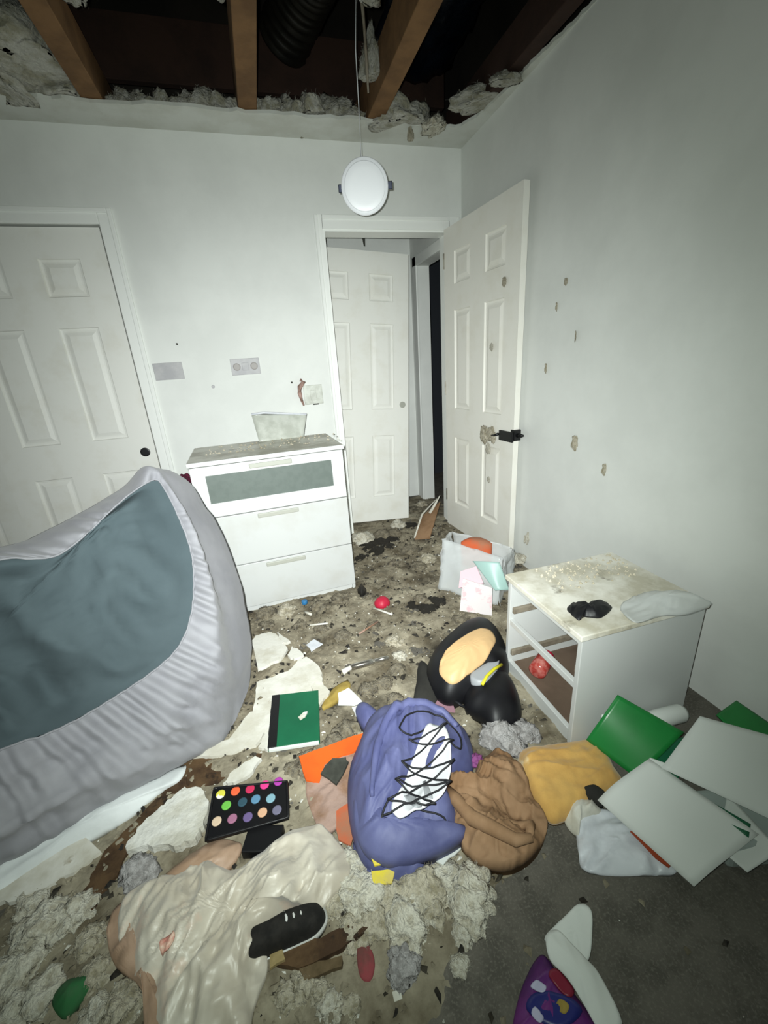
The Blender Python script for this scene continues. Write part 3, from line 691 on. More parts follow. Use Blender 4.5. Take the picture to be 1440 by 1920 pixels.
# bits stuck on the right wall and on the open door
for (y, z, r, l) in ((-1.231, .834, .03, 'largest tan insulation bit stuck to the right wall'), (-1.43, .747, .022, 'whitish bit stuck low on the right wall above the nightstand'), (-.972, 1.176, .02, 'grey bit on the right wall at door handle side'),
                     (-1.022, 1.453, .016, 'tan speck high on the right wall'), (-1.074, 1.55, .013, 'topmost tiny bit stuck to the right wall'), (-1.168, 1.313, .02, 'whitish smear stuck on the right wall below the tan speck'),
                     (-.90, .197, .03, 'torn white paint flap low on the right wall by the door')):
    o = clump(FM[1 if 'white' in l else 0], -.004, y, z, r, l, name='stuck_bit', cat='debris'); o.rotation_euler = (0, -pi/2, 0); o.rotation_euler = (random.uniform(0, 3), -pi/2, 0); o.scale = (r*1.1, r*random.uniform(.45, .8), r*.3)
dm = bpy.data.objects['door_3']
for (x, z, r, l, me) in ((.50, .785, .052, 'dirty insulation wad stuck on the open door beside its latch', 0), (.58, .795, .045, 'second insulation wad hanging from the open door latch', 2), (.545, .70, .03, 'torn pale scrap below the latch of the open door', 1),
                     (.56, 1.30, .02, 'dark dirt smear on the open door at chest height', 3), (.66, 1.62, .022, 'tan dirt smear on the upper panel of open door', 0), (.56, .50, .018, 'dark dirt smear on the lower panel of open door', 3)):
    wp = Vector((-.131, -.016, 0))+Vector((cos(-th), sin(-th), 0))*x+Vector((-sin(th), -cos(th), 0))*.006
    o = clump(FM[me], wp.x, wp.y, z, r, l, name='door_smear', cat='debris'); o.rotation_euler = (0, -pi/2, 0); o.scale = (r, r*.85, r*.45 if x < .6 and z < .9 else r*.2)

# drywall pieces
PL = [('large white drywall shard beside the mattress corner, upper', [(-1.646, -1.093), (-1.626, -1.048), (-1.561, -1.036), (-1.524, -1.074), (-1.48, -1.198), (-1.513, -1.264), (-1.579, -1.295), (-1.614, -1.307)], M_dry, .02),
 ('thin white drywall sliver above the silver tube end', [(-1.523, -1.051), (-1.464, -1.154), (-1.502, -1.156)], M_dry, .02),
 ('small white drywall chip right of the upper shard', [(-1.459, -1.185), (-1.422, -1.24), (-1.413, -1.271), (-1.457, -1.285), (-1.483, -1.245)], M_dry, .015),
 ('widest white drywall sheet between mattress corner and silver tube', [(-1.621, -1.372), (-1.49, -1.353), (-1.439, -1.292), (-1.402, -1.287), (-1.354, -1.379), (-1.352, -1.448), (-1.374, -1.52), (-1.542, -1.495), (-1.564, -1.539), (-1.644, -1.551), (-1.625, -1.459)], M_dry, .012),
 ('white drywall corner right of the green notebook top', [(-1.403, -1.494), (-1.365, -1.46), (-1.335, -1.549), (-1.385, -1.603)], M_dry, .026),
 ('white drywall slab under the left side of green notebook', [(-1.717, -1.638), (-1.644, -1.537), (-1.564, -1.539), (-1.577, -1.639), (-1.624, -1.694), (-1.696, -1.703), (-1.838, -1.668), (-1.859, -1.646)], M_dry, .012),
 ('narrow drywall wedge touching the notebook spine', [(-1.615, -1.709), (-1.577, -1.639), (-1.583, -1.731)], M_dry, .012),
 ('long white drywall strip lying above the makeup palette', [(-1.723, -1.815), (-1.692, -1.777), (-1.624, -1.749), (-1.603, -1.767), (-1.641, -1.815), (-1.69, -1.826)], M_dry, .02),
 ('thick chalky drywall slab left of the makeup palette', [(-1.97, -1.935), (-1.951, -1.89), (-1.904, -1.85), (-1.871, -1.827), (-1.836, -1.8), (-1.786, -1.821), (-1.757, -1.874), (-1.765, -1.944), (-1.783, -1.975), (-1.838, -1.978), (-1.913, -1.946), (-1.953, -1.947)], M_chalk, .018),
 ('white drywall piece at the left picture edge below the mattress', [(-2.284, -1.915), (-2.231, -1.872), (-2.111, -1.848), (-2.044, -1.909), (-2.096, -1.947), (-2.208, -1.972), (-2.257, -1.968)], M_dry, .015)]
for i, (l, P, M, z) in enumerate(PL): plate('drywall_piece', P, z, .013 if M is M_dry else .026, M, None, .005, (random.uniform(-.04, .04), random.uniform(-.04, .04)), 4, i, label=l, cat='drywall')
plate('torn_board', [(-1.877, -1.642), (-1.695, -1.713), (-1.606, -1.727), (-1.641, -1.775), (-1.757, -1.794), (-1.847, -1.782)], .004, .008, M_brown, None, .008, (0, 0), 4, 31, label='torn brown drywall backing above the makeup palette', cat='board')
plate('torn_board', [(-1.872, -1.69), (-1.822, -1.79), (-1.879, -1.825), (-1.959, -1.894), (-1.983, -1.984), (-2.023, -2.055), (-2.058, -2.021), (-2.054, -1.961), (-2.002, -1.865), (-1.919, -1.776)], .004, .010, M_brown, None, .01, (0, 0), 4, 32, label='long dark brown wet board running below the white sheet', cat='board')
star('white_bedsheet', [(-2.273, -1.954), (-2.211, -1.915), (-2.114, -1.868), (-2.0, -1.826), (-1.921, -1.770), (-1.862, -1.742), (-1.858, -1.69), (-1.95, -1.69), (-2.10, -1.755), (-2.268, -1.83), (-2.5, -1.94), (-2.5, -2.05)],
     lambda x, y, r: .012+.04*(1-r**2)+.012*fold(x, y, .55, 16, 3, .25), M_white, label='white cotton sheet spilling out along the mattress foot', cat='sheet')
V = []
# doorway board
d = empty('broken_board', (0, 0, 0), label='broken tan board propped in the doorway against the open door', cat='board')
sheet4('board_face', (-.50, -.25, .03), (-.335, -.0, .10), (-.20, -.03, .2), (-.40, -.30, .04), .012, M_tan, d, smooth=False)
tube('splinter', [(-.50, -.25, .035), (-.35, -.02, .115), (-.21, .01, .215)], [.006, .008, .003], M_dry, d)
tube('splinter', [(-.30, -.06, .13), (-.24, -.03, .19), (-.195, -.02, .25)], [.012, .010, .003], M_dry, d)

# ---------------------------------------------------------------- objects on the floor
# green notebook
d = empty('notebook', (0, 0, 0), label='green hardback notebook with black spine lying on drywall', cat='notebook')
nb = [(-1.557, -1.506, .052), (-1.379, -1.541, .052), (-1.406, -1.768, .045), (-1.581, -1.741, .045)]
A, B, C_, D_ = map(Vector, nb); up = Vector((0, 0, .004))
lerp = lambda a, b, t: a+(b-a)*t
sheet4('cover', lerp(A, B, .17), B, C_, lerp(D_, C_, .17), .004, M_green2, d, n=4, smooth=False)
sheet4('spine', A+up*.2, lerp(A, B, .172)+up*.2, lerp(D_, C_, .172)+up*.2, D_+up*.2, .014, M_black, d, n=3, smooth=False)
sheet4('pages', lerp(A, B, .02)-up, B-up-Vector((.004, 0, 0)), C_-up+Vector((-.004, -.008, 0)), lerp(D_, C_, .02)-up+Vector((0, -.008, 0)), .010, M_paper, d, n=3, smooth=False)
sheet4('back_cover', A-up*3.6, B-up*3.6, C_-up*3.6, D_-up*3.6, .003, M_green2, d, n=3, smooth=False)
plate('drywall_chip', [(-1.468, -1.655), (-1.445, -1.638), (-1.432, -1.640), (-1.443, -1.66), (-1.462, -1.668)], .051, .006, M_chalk, None, .002, label='white chip lying on the green notebook', cat='drywall')
# makeup palette
d = empty('makeup_palette', (0, 0, 0), label='black makeup palette with three rows of coloured round pans', cat='makeup')
PA = [Vector(p) for p in ((-1.738, -1.858, .07), (-1.523, -1.909, .07), (-1.528, -2.005, .05), (-1.752, -1.995, .05))]
sheet4('palette_tray', *PA, .014, M_black, d, n=4, smooth=False)
tube('tray_rim', [lerp(PA[i], PA[(i+1) % 4], t) for i in range(4) for t in (0, .05, .5, .95)], .004, M_black, d, 6, True)
colr = ['d6cf4a', 'e8613a', 'c22a55', 'd63a86', 'a23a9c', '6cb84a', '2c4c5a', '5a86a4', '7fa6b4', 'd6bda2', 'a06a86', '6a5a88', 'd4a888', '6e6c82']
PP = [(-1.718, -1.895), (-1.675, -1.9), (-1.632, -1.908), (-1.589, -1.91), (-1.548, -1.913), (-1.7, -1.933), (-1.654, -1.939), (-1.616, -1.943), (-1.573, -1.955), (-1.725, -1.968), (-1.682, -1.975), (-1.639, -1.985), (-1.598, -1.986), (-1.557, -1.993)]
for cxy, h in zip(PP, colr):
    n_ = (PA[1]-PA[0]).cross(PA[3]-PA[0]); n_ = n_ if n_.z > 0 else -n_; zz = PA[0].z-(n_.x*(cxy[0]-PA[0].x)+n_.y*(cxy[1]+.012-PA[0].y))/n_.z+.002
    disc_solid('colour_pan', (cxy[0]+.0, cxy[1]+.012, zz-.003), .0135, .0135, .004, mat('pan '+h, h, 'ffffff' if h == 'd6cf4a' else None, rough=.8, sc=60, lo=.55), d, n=16)
boxo('makeup_box', (-.05, .05, -.035, .035, 0, .03), M_black, bev=.003, label='small black box under the palette and the cream cloth', cat='box')
bpy.data.objects['makeup_box'].location = (-1.60, -2.035, .015); bpy.data.objects['makeup_box'].rotation_euler = (0, 0, -.3)
# cream cloth
CL = [(-1.941, -2.077), (-1.921, -2.049), (-1.87, -2.045), (-1.81, -2.05), (-1.752, -2.04), (-1.68, -2.091), (-1.614, -2.073), (-1.521, -2.041), (-1.441, -2.053), (-1.388, -2.135), (-1.385, -2.188), (-1.431, -2.221), (-1.479, -2.239), (-1.54, -2.219), (-1.59, -2.245), (-1.597, -2.309), (-1.624, -2.359), (-1.648, -2.42), (-1.78, -2.40), (-1.826, -2.286), (-1.89, -2.215), (-1.93, -2.145)]
d = empty('satin_cloth', (0, 0, 0), label='crumpled cream satin cloth with pinkish edge spread at lower left', cat='cloth')
def satin(x, y, r):
    k = 1-r**3
    w_ = sst(-1.72, -1.55, x); f1 = fold(x, y, 1.15, 15, 4, .28)*(1-w_)+fold(x, y, .55, 15, 4, .28)*w_; f2 = fold(x, y, .8, 34, 8, .3)
    return .034+.034*k+.05*exp(-((x+1.565)**2+(y+2.19)**2)/.0022)*(1-r**6)+(.030*f1+.010*f2)*(1-.6*r**4)+.006*nz(x*30, y*30)
star('cloth_body', CL, satin, M_satin, d, zb=.004, nth=240, nr=46, centre=(-1.67, -2.19))
star('cloth_edge', [(-1.955, -2.072), (-1.925, -2.083), (-1.885, -2.175), (-1.825, -2.258), (-1.785, -2.33), (-1.73, -2.44), (-1.80, -2.44), (-1.849, -2.271), (-1.926, -2.195), (-1.963, -2.125)], lambda x, y, r: .03+.018*(1-r*r)+.008*fold(x, y, .9, 30, 2), M_pinksat, d, nth=80, centre=(-1.862, -2.22))
star('cloth_edge', [(-1.87, -2.05), (-1.80, -2.00), (-1.72, -1.985), (-1.66, -2.02), (-1.70, -2.07), (-1.80, -2.07)], lambda x, y, r: .02+.028*(1-r*r)+.006*fold(x, y, .3, 30, 2), M_pinksat, d, nth=48)
star('pink_stain', [(-1.818, -2.215), (-1.80, -2.205), (-1.785, -2.212), (-1.79, -2.232), (-1.81, -2.235)], lambda x, y, r: satin(x, y, .4)+.004, M_red if False else mat('pink stain on satin', 'c98a7c', 'd8b8a4', .5, 50), d, nth=24, nr=4, under=.003)
# sneaker half under the cloth
d = empty('sneaker', (-1.548, -2.256, .008), .10, label='black canvas sneaker with white sole poking from under the cloth', cat='shoe')
SO = [(-.10, -.028), (-.04, -.030), (.02, -.034), (.06, -.034), (.088, -.018), (.092, .004), (.078, .024), (.02, .03), (-.05, .026), (-.10, .026), (-.115, 0)]
star('sole', SO, lambda x, y, r: .022, M_rubber, d, nth=60, nr=4)
star('upper', [(x*.95, y*.92) for x, y in SO], lambda x, y, r: .022+(.052-.22*max(0, x))*(1-r**4)**.5*1.0, M_canvas, d, zb=.02, nth=60, nr=12)
for k in range(3): tube('lace', [(.0+k*.016, -.018, .066-k*.004), (.004+k*.016, 0, .074-k*.005), (.0+k*.016, .018, .066-k*.004)], .003, M_rubber, d, 6)
# purple backpack
BP = [(-1.226, -1.746), (-1.158, -1.719), (-1.047, -1.732), (-.958, -1.799), (-.919, -1.893), (-.928, -1.979), (-.968, -2.045), (-1.03, -2.065), (-1.06, -2.11), (-1.075, -2.178), (-1.119, -2.218), (-1.185, -2.213), (-1.249, -2.227), (-1.3, -2.228), (-1.339, -2.198), (-1.361, -2.138), (-1.358, -2.018), (-1.327, -1.901), (-1.271, -1.814)]
d = empty('backpack', (0, 0, 0), label='periwinkle purple backpack with black bungee lacing over a white panel', cat='backpack')
def bpz(x, y, r):
    k = (1-r**3.2)
    # raised roll around a flatter front pocket
    pk = exp(-(((x+1.13)*.83+(y+2.05)*-.55)**2/.006+((x+1.13)*.55+(y+2.05)*.83)**2/.022))
    return .035+.130*max(k, 0)**.7-.040*pk+(.034*fold(x, y, 1.25, 9.5, 6, .22)+.009*fold(x, y, .9, 24, 3, .25))*(1-pk*.9)*(1-.75*r**3)
body, bz = star('bag_body', BP, bpz, M_purple, d, nth=260, nr=54)
PN = [(-1.086, -1.948), (-1.049, -1.942), (-1.022, -1.98), (-1.040, -2.05), (-1.075, -2.12), (-1.12, -2.165), (-1.197, -2.185), (-1.245, -2.188), (-1.255, -2.15), (-1.21, -2.104), (-1.162, -2.035)]
star('front_panel', PN, lambda x, y, r: bpz(x, y, .3)+.010, M_silver, d, nth=60, nr=10, under=.006, label='white reflective front panel')
pz = lambda x, y: bpz(x, y, .3)+.014
sw = [(-1.122, -2.052), (-1.10, -2.02), (-1.066, -1.998), (-1.040, -2.004), (-1.05, -2.018), (-1.072, -2.024), (-1.096, -2.045), (-1.112, -2.062)]
star('printed_swoosh', sw, lambda x, y, r: pz(x, y)+.001, M_purple, d, nth=40, nr=4, under=.003, label='purple curved tick shape printed on the panel')
for q in ([(-1.215, -2.135), (-1.19, -2.12), (-1.18, -2.18), (-1.20, -2.185)], [(-1.165, -2.16), (-1.15, -2.10), (-1.140, -2.10), (-1.145, -2.17)]):
    star('print_stripe', q, lambda x, y, r: pz(x, y)+.001, M_greyv, d, nth=16, nr=3, under=.003, spline=False)
def lace(a, b, sag=.0, n=10): return [(a[0]+(b[0]-a[0])*i/n, a[1]+(b[1]-a[1])*i/n, pz(a[0]+(b[0]-a[0])*i/n, a[1]+(b[1]-a[1])*i/n)+.006+sag*sin(pi*i/n)) for i in range(n+1)]
Lp = [(-1.145, -1.975), (-1.19, -2.04), (-1.225, -2.09), (-1.262, -2.14), (-1.285, -2.175)]; Rp = [(-1.015, -1.965), (-1.022, -2.03), (-1.05, -2.095), (-1.085, -2.15), (-1.15, -2.195)]
for a, b in [(0, 1), (1, 0), (1, 2), (2, 1), (2, 3), (3, 2), (3, 4), (4, 3), (0, 0), (2, 4), (1, 3)]: tube('bungee_cord', lace(Lp[a], Rp[b]), .0028, M_cord, d, 6)
tube('bungee_cord', [(x, y, bz(x, y)+.006) for x, y in catmull([(-1.16, -1.93), (-1.10, -1.885), (-1.01, -1.90), (-.975, -1.965), (-.995, -2.02), (-1.03, -1.99), (-1.06, -1.94), (-1.13, -1.955)], 40)], .003, M_cord, d, 6, True)
tube('bungee_cord', [(x, y, bz(x, y)+.005) for x, y in catmull([(-1.295, -2.17), (-1.25, -2.12), (-1.19, -2.15), (-1.12, -2.19), (-1.2, -2.21), (-1.27, -2.205)], 36)], .0028, M_cord, d, 6, True)
tube('collar_roll', [(x, y, bz(x, y)+.004) for x, y in catmull([(-1.295, -2.10), (-1.268, -2.02), (-1.235, -1.95), (-1.19, -1.885), (-1.13, -1.845), (-1.06, -1.835), (-.99, -1.865), (-.965, -1.93), (-.985, -1.90), (-1.06, -1.86), (-1.13, -1.87), (-1.185, -1.91), (-1.225, -1.975), (-1.255, -2.04)], 56)][:32], [.006+.010*sin(pi*i/31) for i in range(32)], M_purple, d, 10)
star('carry_loop', [(-1.262, -1.70), (-1.238, -1.655), (-1.205, -1.675), (-1.175, -1.755), (-1.235, -1.79)], lambda x, y, r: .045+.035*(1-r*r), M_purple, d, nth=40, nr=8)
star('bottom_flap', [(-1.36, -2.11), (-1.25, -2.19), (-1.15, -2.21), (-1.19, -2.245), (-1.25, -2.25), (-1.31, -2.235), (-1.35, -2.20)], lambda x, y, r: .02+.05*(1-r*r)+.01*fold(x, y, .3, 20, 2), M_purple, d, nth=60, nr=12)
star('bag_rim', [(-1.345, -2.06), (-1.31, -1.98), (-1.265, -2.06), (-1.23, -2.19), (-1.15, -2.215), (-1.08, -2.20), (-1.09, -2.225), (-1.2, -2.235), (-1.3, -2.22), (-1.35, -2.16)], lambda x, y, r: .085+.05*(1-r*r)+.008*fold(x, y, .9, 20, 5), M_purple, d, nth=80, nr=10, zb=.03, centre=(-1.285, -2.15))
# orange mat with a charcoal scrap
d = empty('orange_mat', (0, 0, 0), label='orange and dirty pink mat sticking out left of the backpack', cat='mat')
plate('orange_border', [(-1.481, -1.799), (-1.43, -1.795), (-1.316, -1.784), (-1.23, -1.785), (-1.25, -1.841), (-1.347, -1.846), (-1.402, -1.857), (-1.428, -1.916), (-1.468, -1.893)], .028, .006, M_orange, d, .003, (0, 0), 3, 4)
plate('orange_border', [(-1.393, -2.022), (-1.345, -2.010), (-1.34, -2.081), (-1.371, -2.125), (-1.40, -2.10)], .030, .005, M_orangef, d, .004, (0, 0), 3, 5)
star('mat_middle', [(-1.407, -1.835), (-1.265, -1.83), (-1.30, -1.902), (-1.335, -2.014), (-1.43, -2.064), (-1.463, -1.996), (-1.469, -1.9)], lambda x, y, r: .026+.006*fold(x, y, .4, 25, 2)+.006*(1-r), M_pinktan, d, nth=48, nr=10)
plate('charcoal_scrap', [(-1.42, -1.899), (-1.375, -1.861), (-1.333, -1.873), (-1.328, -1.891), (-1.379, -1.95)], .044, .008, M_hex, None, .004, (.05, .05), 2, 9, label='charcoal five sided scrap lying on the orange mat', cat='scrap')
# tan paper bag
d = empty('paper_bag', (0, 0, 0), label='crumpled open tan paper bag right of the backpack', cat='bag')
BR = [(-1.078, -2.04), (-1.03, -2.044), (-.975, -2.065), (-.927, -2.022), (-.859, -2.019), (-.825, -2.086), (-.837, -2.171), (-.846, -2.247), (-.893, -2.287), (-.954, -2.306), (-1.019, -2.301), (-1.072, -2.261), (-1.095, -2.199), (-1.096, -2.132)]
def tanz(x, y, r):
    hollow = exp(-((x+.90)**2+(y+2.19)**2)/.0035)
    return .045+.050*(1-r**4)-.060*hollow+.026*fold(x, y, -.75, 14, 12, .3)+.014*fold(x, y, .9, 26, 3, .4)
star('bag_body', BR, lambda x, y, r: max(.012, tanz(x, y, r)), M_tan, d, nth=160, nr=30)
tube('rolled_rim', [(x, y, tanz(x, y, .75)+.006) for x, y in [(-1.075, -2.10), (-1.07, -2.15), (-1.05, -2.20), (-1.015, -2.245), (-.97, -2.285), (-.93, -2.295)]], [.012, .018, .02, .018, .016, .010], M_tan, d, 10)
tube('rolled_rim', [(x, y, tanz(x, y, .75)+.004) for x, y in [(-.93, -2.285), (-.90, -2.25), (-.93, -2.23), (-.98, -2.22)]], [.010, .014, .012, .006], M_tan, d, 10)
clump(FG[0], -.94, -2.02, .05, .022, 'pink purple wad between the backpack and tan bag', name='pink_wad', cat='wad').data = (lambda me: (me.materials.__setitem__(0, mat('pink wad', '8e3f6e', '6a4580', .8, 30)), me)[1])(FG[0].copy())
# mustard cushion
CU = [(-.796, -2.033), (-.757, -2.013), (-.663, -2.037), (-.525, -2.06), (-.517, -2.098), (-.533, -2.159), (-.556, -2.213), (-.649, -2.225), (-.708, -2.23), (-.788, -2.243), (-.827, -2.23), (-.832, -2.164), (-.817, -2.089)]
star('fleece_cloth', CU, lambda x, y, r: .016+.042*(1-r**9)+.012*fold(x, y, .2, 11, 4)+.004*nz(x*40, y*40), M_yel, None, nth=120, nr=22, label='folded mustard fleece cloth in front of the nightstand', cat='cloth')
# green folders and papers by the nightstand
sheet4('green_folder', (-.581, -2.083, .07), (-.461, -2.066, .2), (-.344, -2.208, .145), (-.509, -2.215, .03), .012, M_green, None, lambda u, v: .012*sin(pi*u), label='large glossy green folder leaning on the nightstand side', cat='folder')
plate('folder_label', [(-.528, -2.080), (-.520, -2.072), (-.508, -2.083), (-.514, -2.090)], .143, .003, M_paper, bpy.data.objects['green_folder'], 0, (1.0, 0), 1)
sheet4('green_folder', (-.40, -2.16, .08), (-.30, -2.19, .09), (-.42, -2.27, .06), (-.50, -2.235, .03), .010, M_green2, None, label='second green folder under the large green folder', cat='folder')
sheet4('green_folder', (-.19, -2.19, .145), (-.08, -2.17, .145), (-.06, -2.30, .13), (-.20, -2.29, .13), .008, M_green, None, label='green folder corner behind the white sheets at the right wall', cat='folder')
sheet4('green_folder', (-.470, -2.335, .105), (-.44, -2.36, .105), (-.395, -2.44, .10), (-.43, -2.46, .10), .006, M_green2, None, label='green strip of folder showing between the two white sheets', cat='folder')
sheet4('paper_sheet', (-.308, -2.217, .205), (-.16, -2.33, .185), (-.32, -2.50, .115), (-.502, -2.273, .14), .002, M_paper, None, lambda u, v: .010*sin(pi*u)*sin(pi*v), label='upper large white paper sheet against the right wall', cat='paper')
sheet4('paper_sheet', (-.68, -2.245, .055), (-.50, -2.235, .125), (-.40, -2.462, .095), (-.613, -2.478, .045), .002, M_paper, None, lambda u, v: .022*sin(pi*u*.9)*(1-.5*v)+.004*sin(7*u), label='lower large white paper sheet curling over the plastic envelope', cat='paper')
sheet4('paper_sheet', (-.53, -2.262, .105), (-.50, -2.235, .135), (-.47, -2.26, .13), (-.50, -2.29, .10), .002, M_paper, None, label='small white paper corner in front of the green folder', cat='paper')
sheet4('paper_sheet', (-.50, -2.44, .07), (-.36, -2.36, .09), (-.38, -2.50, .085), (-.48, -2.50, .06), .002, M_paper, None, label='third white paper sheet peeking out under the lower sheet', cat='paper')
d = empty('plastic_envelope', (0, 0, 0), label='white plastic envelope with rust orange print under the papers', cat='envelope')
star('envelope_body', [(-.744, -2.25), (-.671, -2.245), (-.60, -2.30), (-.56, -2.38), (-.598, -2.43), (-.651, -2.42), (-.803, -2.365), (-.803, -2.322)], lambda x, y, r: .010+.014*(1-r**4)+.010*fold(x, y, .3, 20, 5), M_env, d, nth=80, nr=14)
plate('orange_print', [(-.655, -2.335), (-.622, -2.35), (-.600, -2.415), (-.625, -2.425), (-.640, -2.40)], .036, .004, M_redor, d, .003, (0, .15), 2, 3)
star('crumpled_cup', [(-.75, -2.195), (-.695, -2.19), (-.665, -2.231), (-.673, -2.26), (-.744, -2.26), (-.774, -2.286), (-.782, -2.241)], lambda x, y, r: .012+.034*(1-r**3)+.010*fold(x, y, .8, 35, 2), M_dry, None, nth=60, nr=12, label='crumpled grey white cardboard cup left of the envelope', cat='cup')
star('dark_strap', [(-.70, -2.200), (-.655, -2.198), (-.640, -2.234), (-.672, -2.249)], lambda x, y, r: .05+.014*(1-r*r), M_char, None, zb=.02, nth=24, nr=5, label='short dark strap between the fleece cloth and papers', cat='strap')
d = boxo('storage_box', (-.13, .13, -.075, .075, 0, .10), mat('pale grey plastic', '9fa8a5', rough=.5), bev=.012, label='pale grey plastic box under the papers at right edge', cat='box')
d.location = (-.33, -2.42, .0); d.rotation_euler = (0, 0, -.25); d.scale = (1, 1, .8)
tube('paper_roll', [(-.36, -2.087, .055), (-.30, -2.087, .06), (-.205, -2.093, .06), (-.19, -2.094, .06)], [.026, .03, .03, .022], M_paper, None, 20, label='white paper roll behind the green folder at the wall', cat='roll')
# plastic tote bag by the open door
d = empty('plastic_bag', (0, 0, 0), label='translucent plastic bag standing before the open door', cat='bag')
q0, q1 = Vector((-.60, -.94, 0)), Vector((-.385, -1.215, 0)); away = Vector((.10, .085, 0))
def wob(s): return lambda u, v: .016*fold(u*.4, v*.4, .8, 12, s)
up3 = Vector((0, 0, 1))
sheet4('front_sheet', q0+up3*.01, q1+up3*.01, q1+up3*.26+away*.5+Vector((-.0, .0, 0)), q0+up3*.30+away*.4, .003, M_clear2, d, wob(1))
sheet4('back_sheet', q0+away*2+up3*.01, q1+away*2+up3*.01, q1+up3*.24+away*1.8, q0+up3*.30+away*1.3, .003, M_clear2, d, wob(4))
sheet4('side_sheet', q0+up3*.01, q0+away*2+up3*.01, q0+up3*.30+away*1.3, q0+up3*.30+away*.4, .003, M_clear2, d, wob(7))
sheet4('side_sheet', q1+up3*.01, q1+away*2+up3*.01, q1+up3*.24+away*1.8, q1+up3*.26+away*.5, .003, M_clear2, d, wob(9))
d = empty('greeting_card', (0, 0, 0), label='pink and white card packet propped against the plastic bag', cat='card')
sheet4('card_front', (-.60, -1.20, .02), (-.47, -1.30, .02), (-.455, -1.27, .16), (-.565, -1.17, .185), .006, M_pinkcard, d, n=4, smooth=False)
sheet4('pink_flap', (-.585, -1.16, .13), (-.48, -1.23, .17), (-.485, -1.16, .235), (-.555, -1.12, .20), .004, M_pink, d, n=4, smooth=False)
sheet4('teal_sheet', (-.47, -1.09, .23), (-.37, -1.19, .25), (-.35, -1.26, .12), (-.42, -1.24, .12), .004, M_teal, None, lambda u, v: .015*sin(pi*u), label='pale teal plastic sheet at the right side of plastic bag', cat='plastic')
o, _ = star('orange_tub', [(-.46, -.93), (-.40, -.90), (-.33, -.94), (-.31, -1.01), (-.35, -1.03), (-.42, -.99)], lambda x, y, r: .27+.025*(1-r**3), M_orangef, None, zb=.02, nth=40, nr=8, label='orange tub standing behind the plastic bag', cat='tub')
# black padded child's bag (plain, no figure)
d = empty('padded_bag', (0, 0, 0), label='black padded bag with a cream oval patch beside the nightstand', cat='bag')
BH = [(-.945, -1.60), (-.885, -1.52), (-.80, -1.46), (-.706, -1.405), (-.62, -1.375), (-.555, -1.385), (-.535, -1.453), (-.555, -1.56), (-.607, -1.675), (-.667, -1.74), (-.739, -1.745), (-.822, -1.765), (-.923, -1.765), (-.957, -1.69)]
def bhz(x, y, r): return .04+.13*max(0, 1-r**2.6)**.6
b_, bhs = star('bag_body', BH, bhz, M_blk, d, nth=100, nr=26)
OV = [(-.945, -1.715), (-.93, -1.675), (-.885, -1.639), (-.805, -1.61), (-.75, -1.59), (-.69, -1.578), (-.656, -1.594), (-.665, -1.64), (-.70, -1.68), (-.756, -1.722), (-.849, -1.755), (-.92, -1.765)]
star('oval_patch', [(x+.025, y+.02) for x, y in OV], lambda x, y, r: bhs(x, y)+.012*(1-.5*r), M_cream, d, nth=70, nr=12, under=.012, label='cream oval patch')
star('shoulder_strap', [(-.925, -1.50), (-.905, -1.569), (-.909, -1.645), (-.96, -1.735), (-1.04, -1.720), (-.985, -1.60), (-.96, -1.54)], lambda x, y, r: .03+.03*(1-r**3), M_char, d, nth=50, nr=10)
star('lower_pouch', [(-.83, -1.71), (-.76, -1.69), (-.665, -1.66), (-.635, -1.72), (-.655, -1.82), (-.696, -1.90), (-.747, -1.928), (-.815, -1.925), (-.845, -1.86), (-.87, -1.80)], lambda x, y, r: .03+.075*max(0, 1-r**2.5)**.6, M_blk, d, nth=70, nr=18)
star('grey_band', [(-.82, -1.745), (-.76, -1.70), (-.68, -1.665), (-.67, -1.70), (-.715, -1.745), (-.79, -1.785)], lambda x, y, r: .118+.008*(1-r), M_greyv, d, zb=.05, nth=30, nr=6, label='grey vinyl band')
tube('yellow_piping', [(-.80, -1.80, .118), (-.765, -1.772, .124), (-.72, -1.748, .124), (-.675, -1.728, .116)], .006, M_yline, d, 8, label='thin yellow piping')
plate('pink_cloth', [(-.975, -1.745), (-.92, -1.69), (-.88, -1.715), (-.905, -1.79)], .012, .012, mat('dusty pink cloth', '9a7480', rough=.9), None, .004, (0, 0), 3, 8, label='dusty pink cloth scrap under the black padded bag', cat='cloth')
tube('looped_cord', [(-.93, -1.72, .04), (-.90, -1.75, .03), (-.87, -1.73, .04), (-.88, -1.78, .03), (-.865, -1.80, .03), (-.90, -1.76, .045)], .004, M_cord, None, 6, label='thin black cord looped over the pink cloth scrap', cat='cord')
# small things
d = empty('silver_tube', (0, 0, 0), label='shiny silver tube lying on the dirt in the middle', cat='tube')
tube('tube_body', [(-1.225, -1.437, .034), (-1.222, -1.437, .034), (-1.13, -1.434, .034), (-1.125, -1.434, .034)], [.010, .014, .014, .011], M_metal, d, 16)
tube('tube_cap', [(-1.125, -1.434, .034), (-1.06, -1.432, .034), (-1.055, -1.432, .034)], [.0095, .0095, .007], M_metal, d, 16)
tube('crimped_end', [(-1.265, -1.442, .024), (-1.24, -1.438, .03), (-1.225, -1.437, .034)], [.014, .010, .010], M_dry, d, 10)
star('crimson_cap', [(-.995, -.96), (-.95, -.935), (-.915, -.96), (-.92, -1.0), (-.96, -1.02), (-.995, -1.0)], lambda x, y, r: .025+.03*(1-r**3), M_red, None, nth=36, nr=8, label='crimson plastic blob on the dirt before the dresser', cat='toy')
tube('thin_stick', [(-1.017, -1.03, .034), (-.942, -1.125, .034)], .005, M_dry, None, 8, label='thin whitish stick just below the crimson blob', cat='stick')
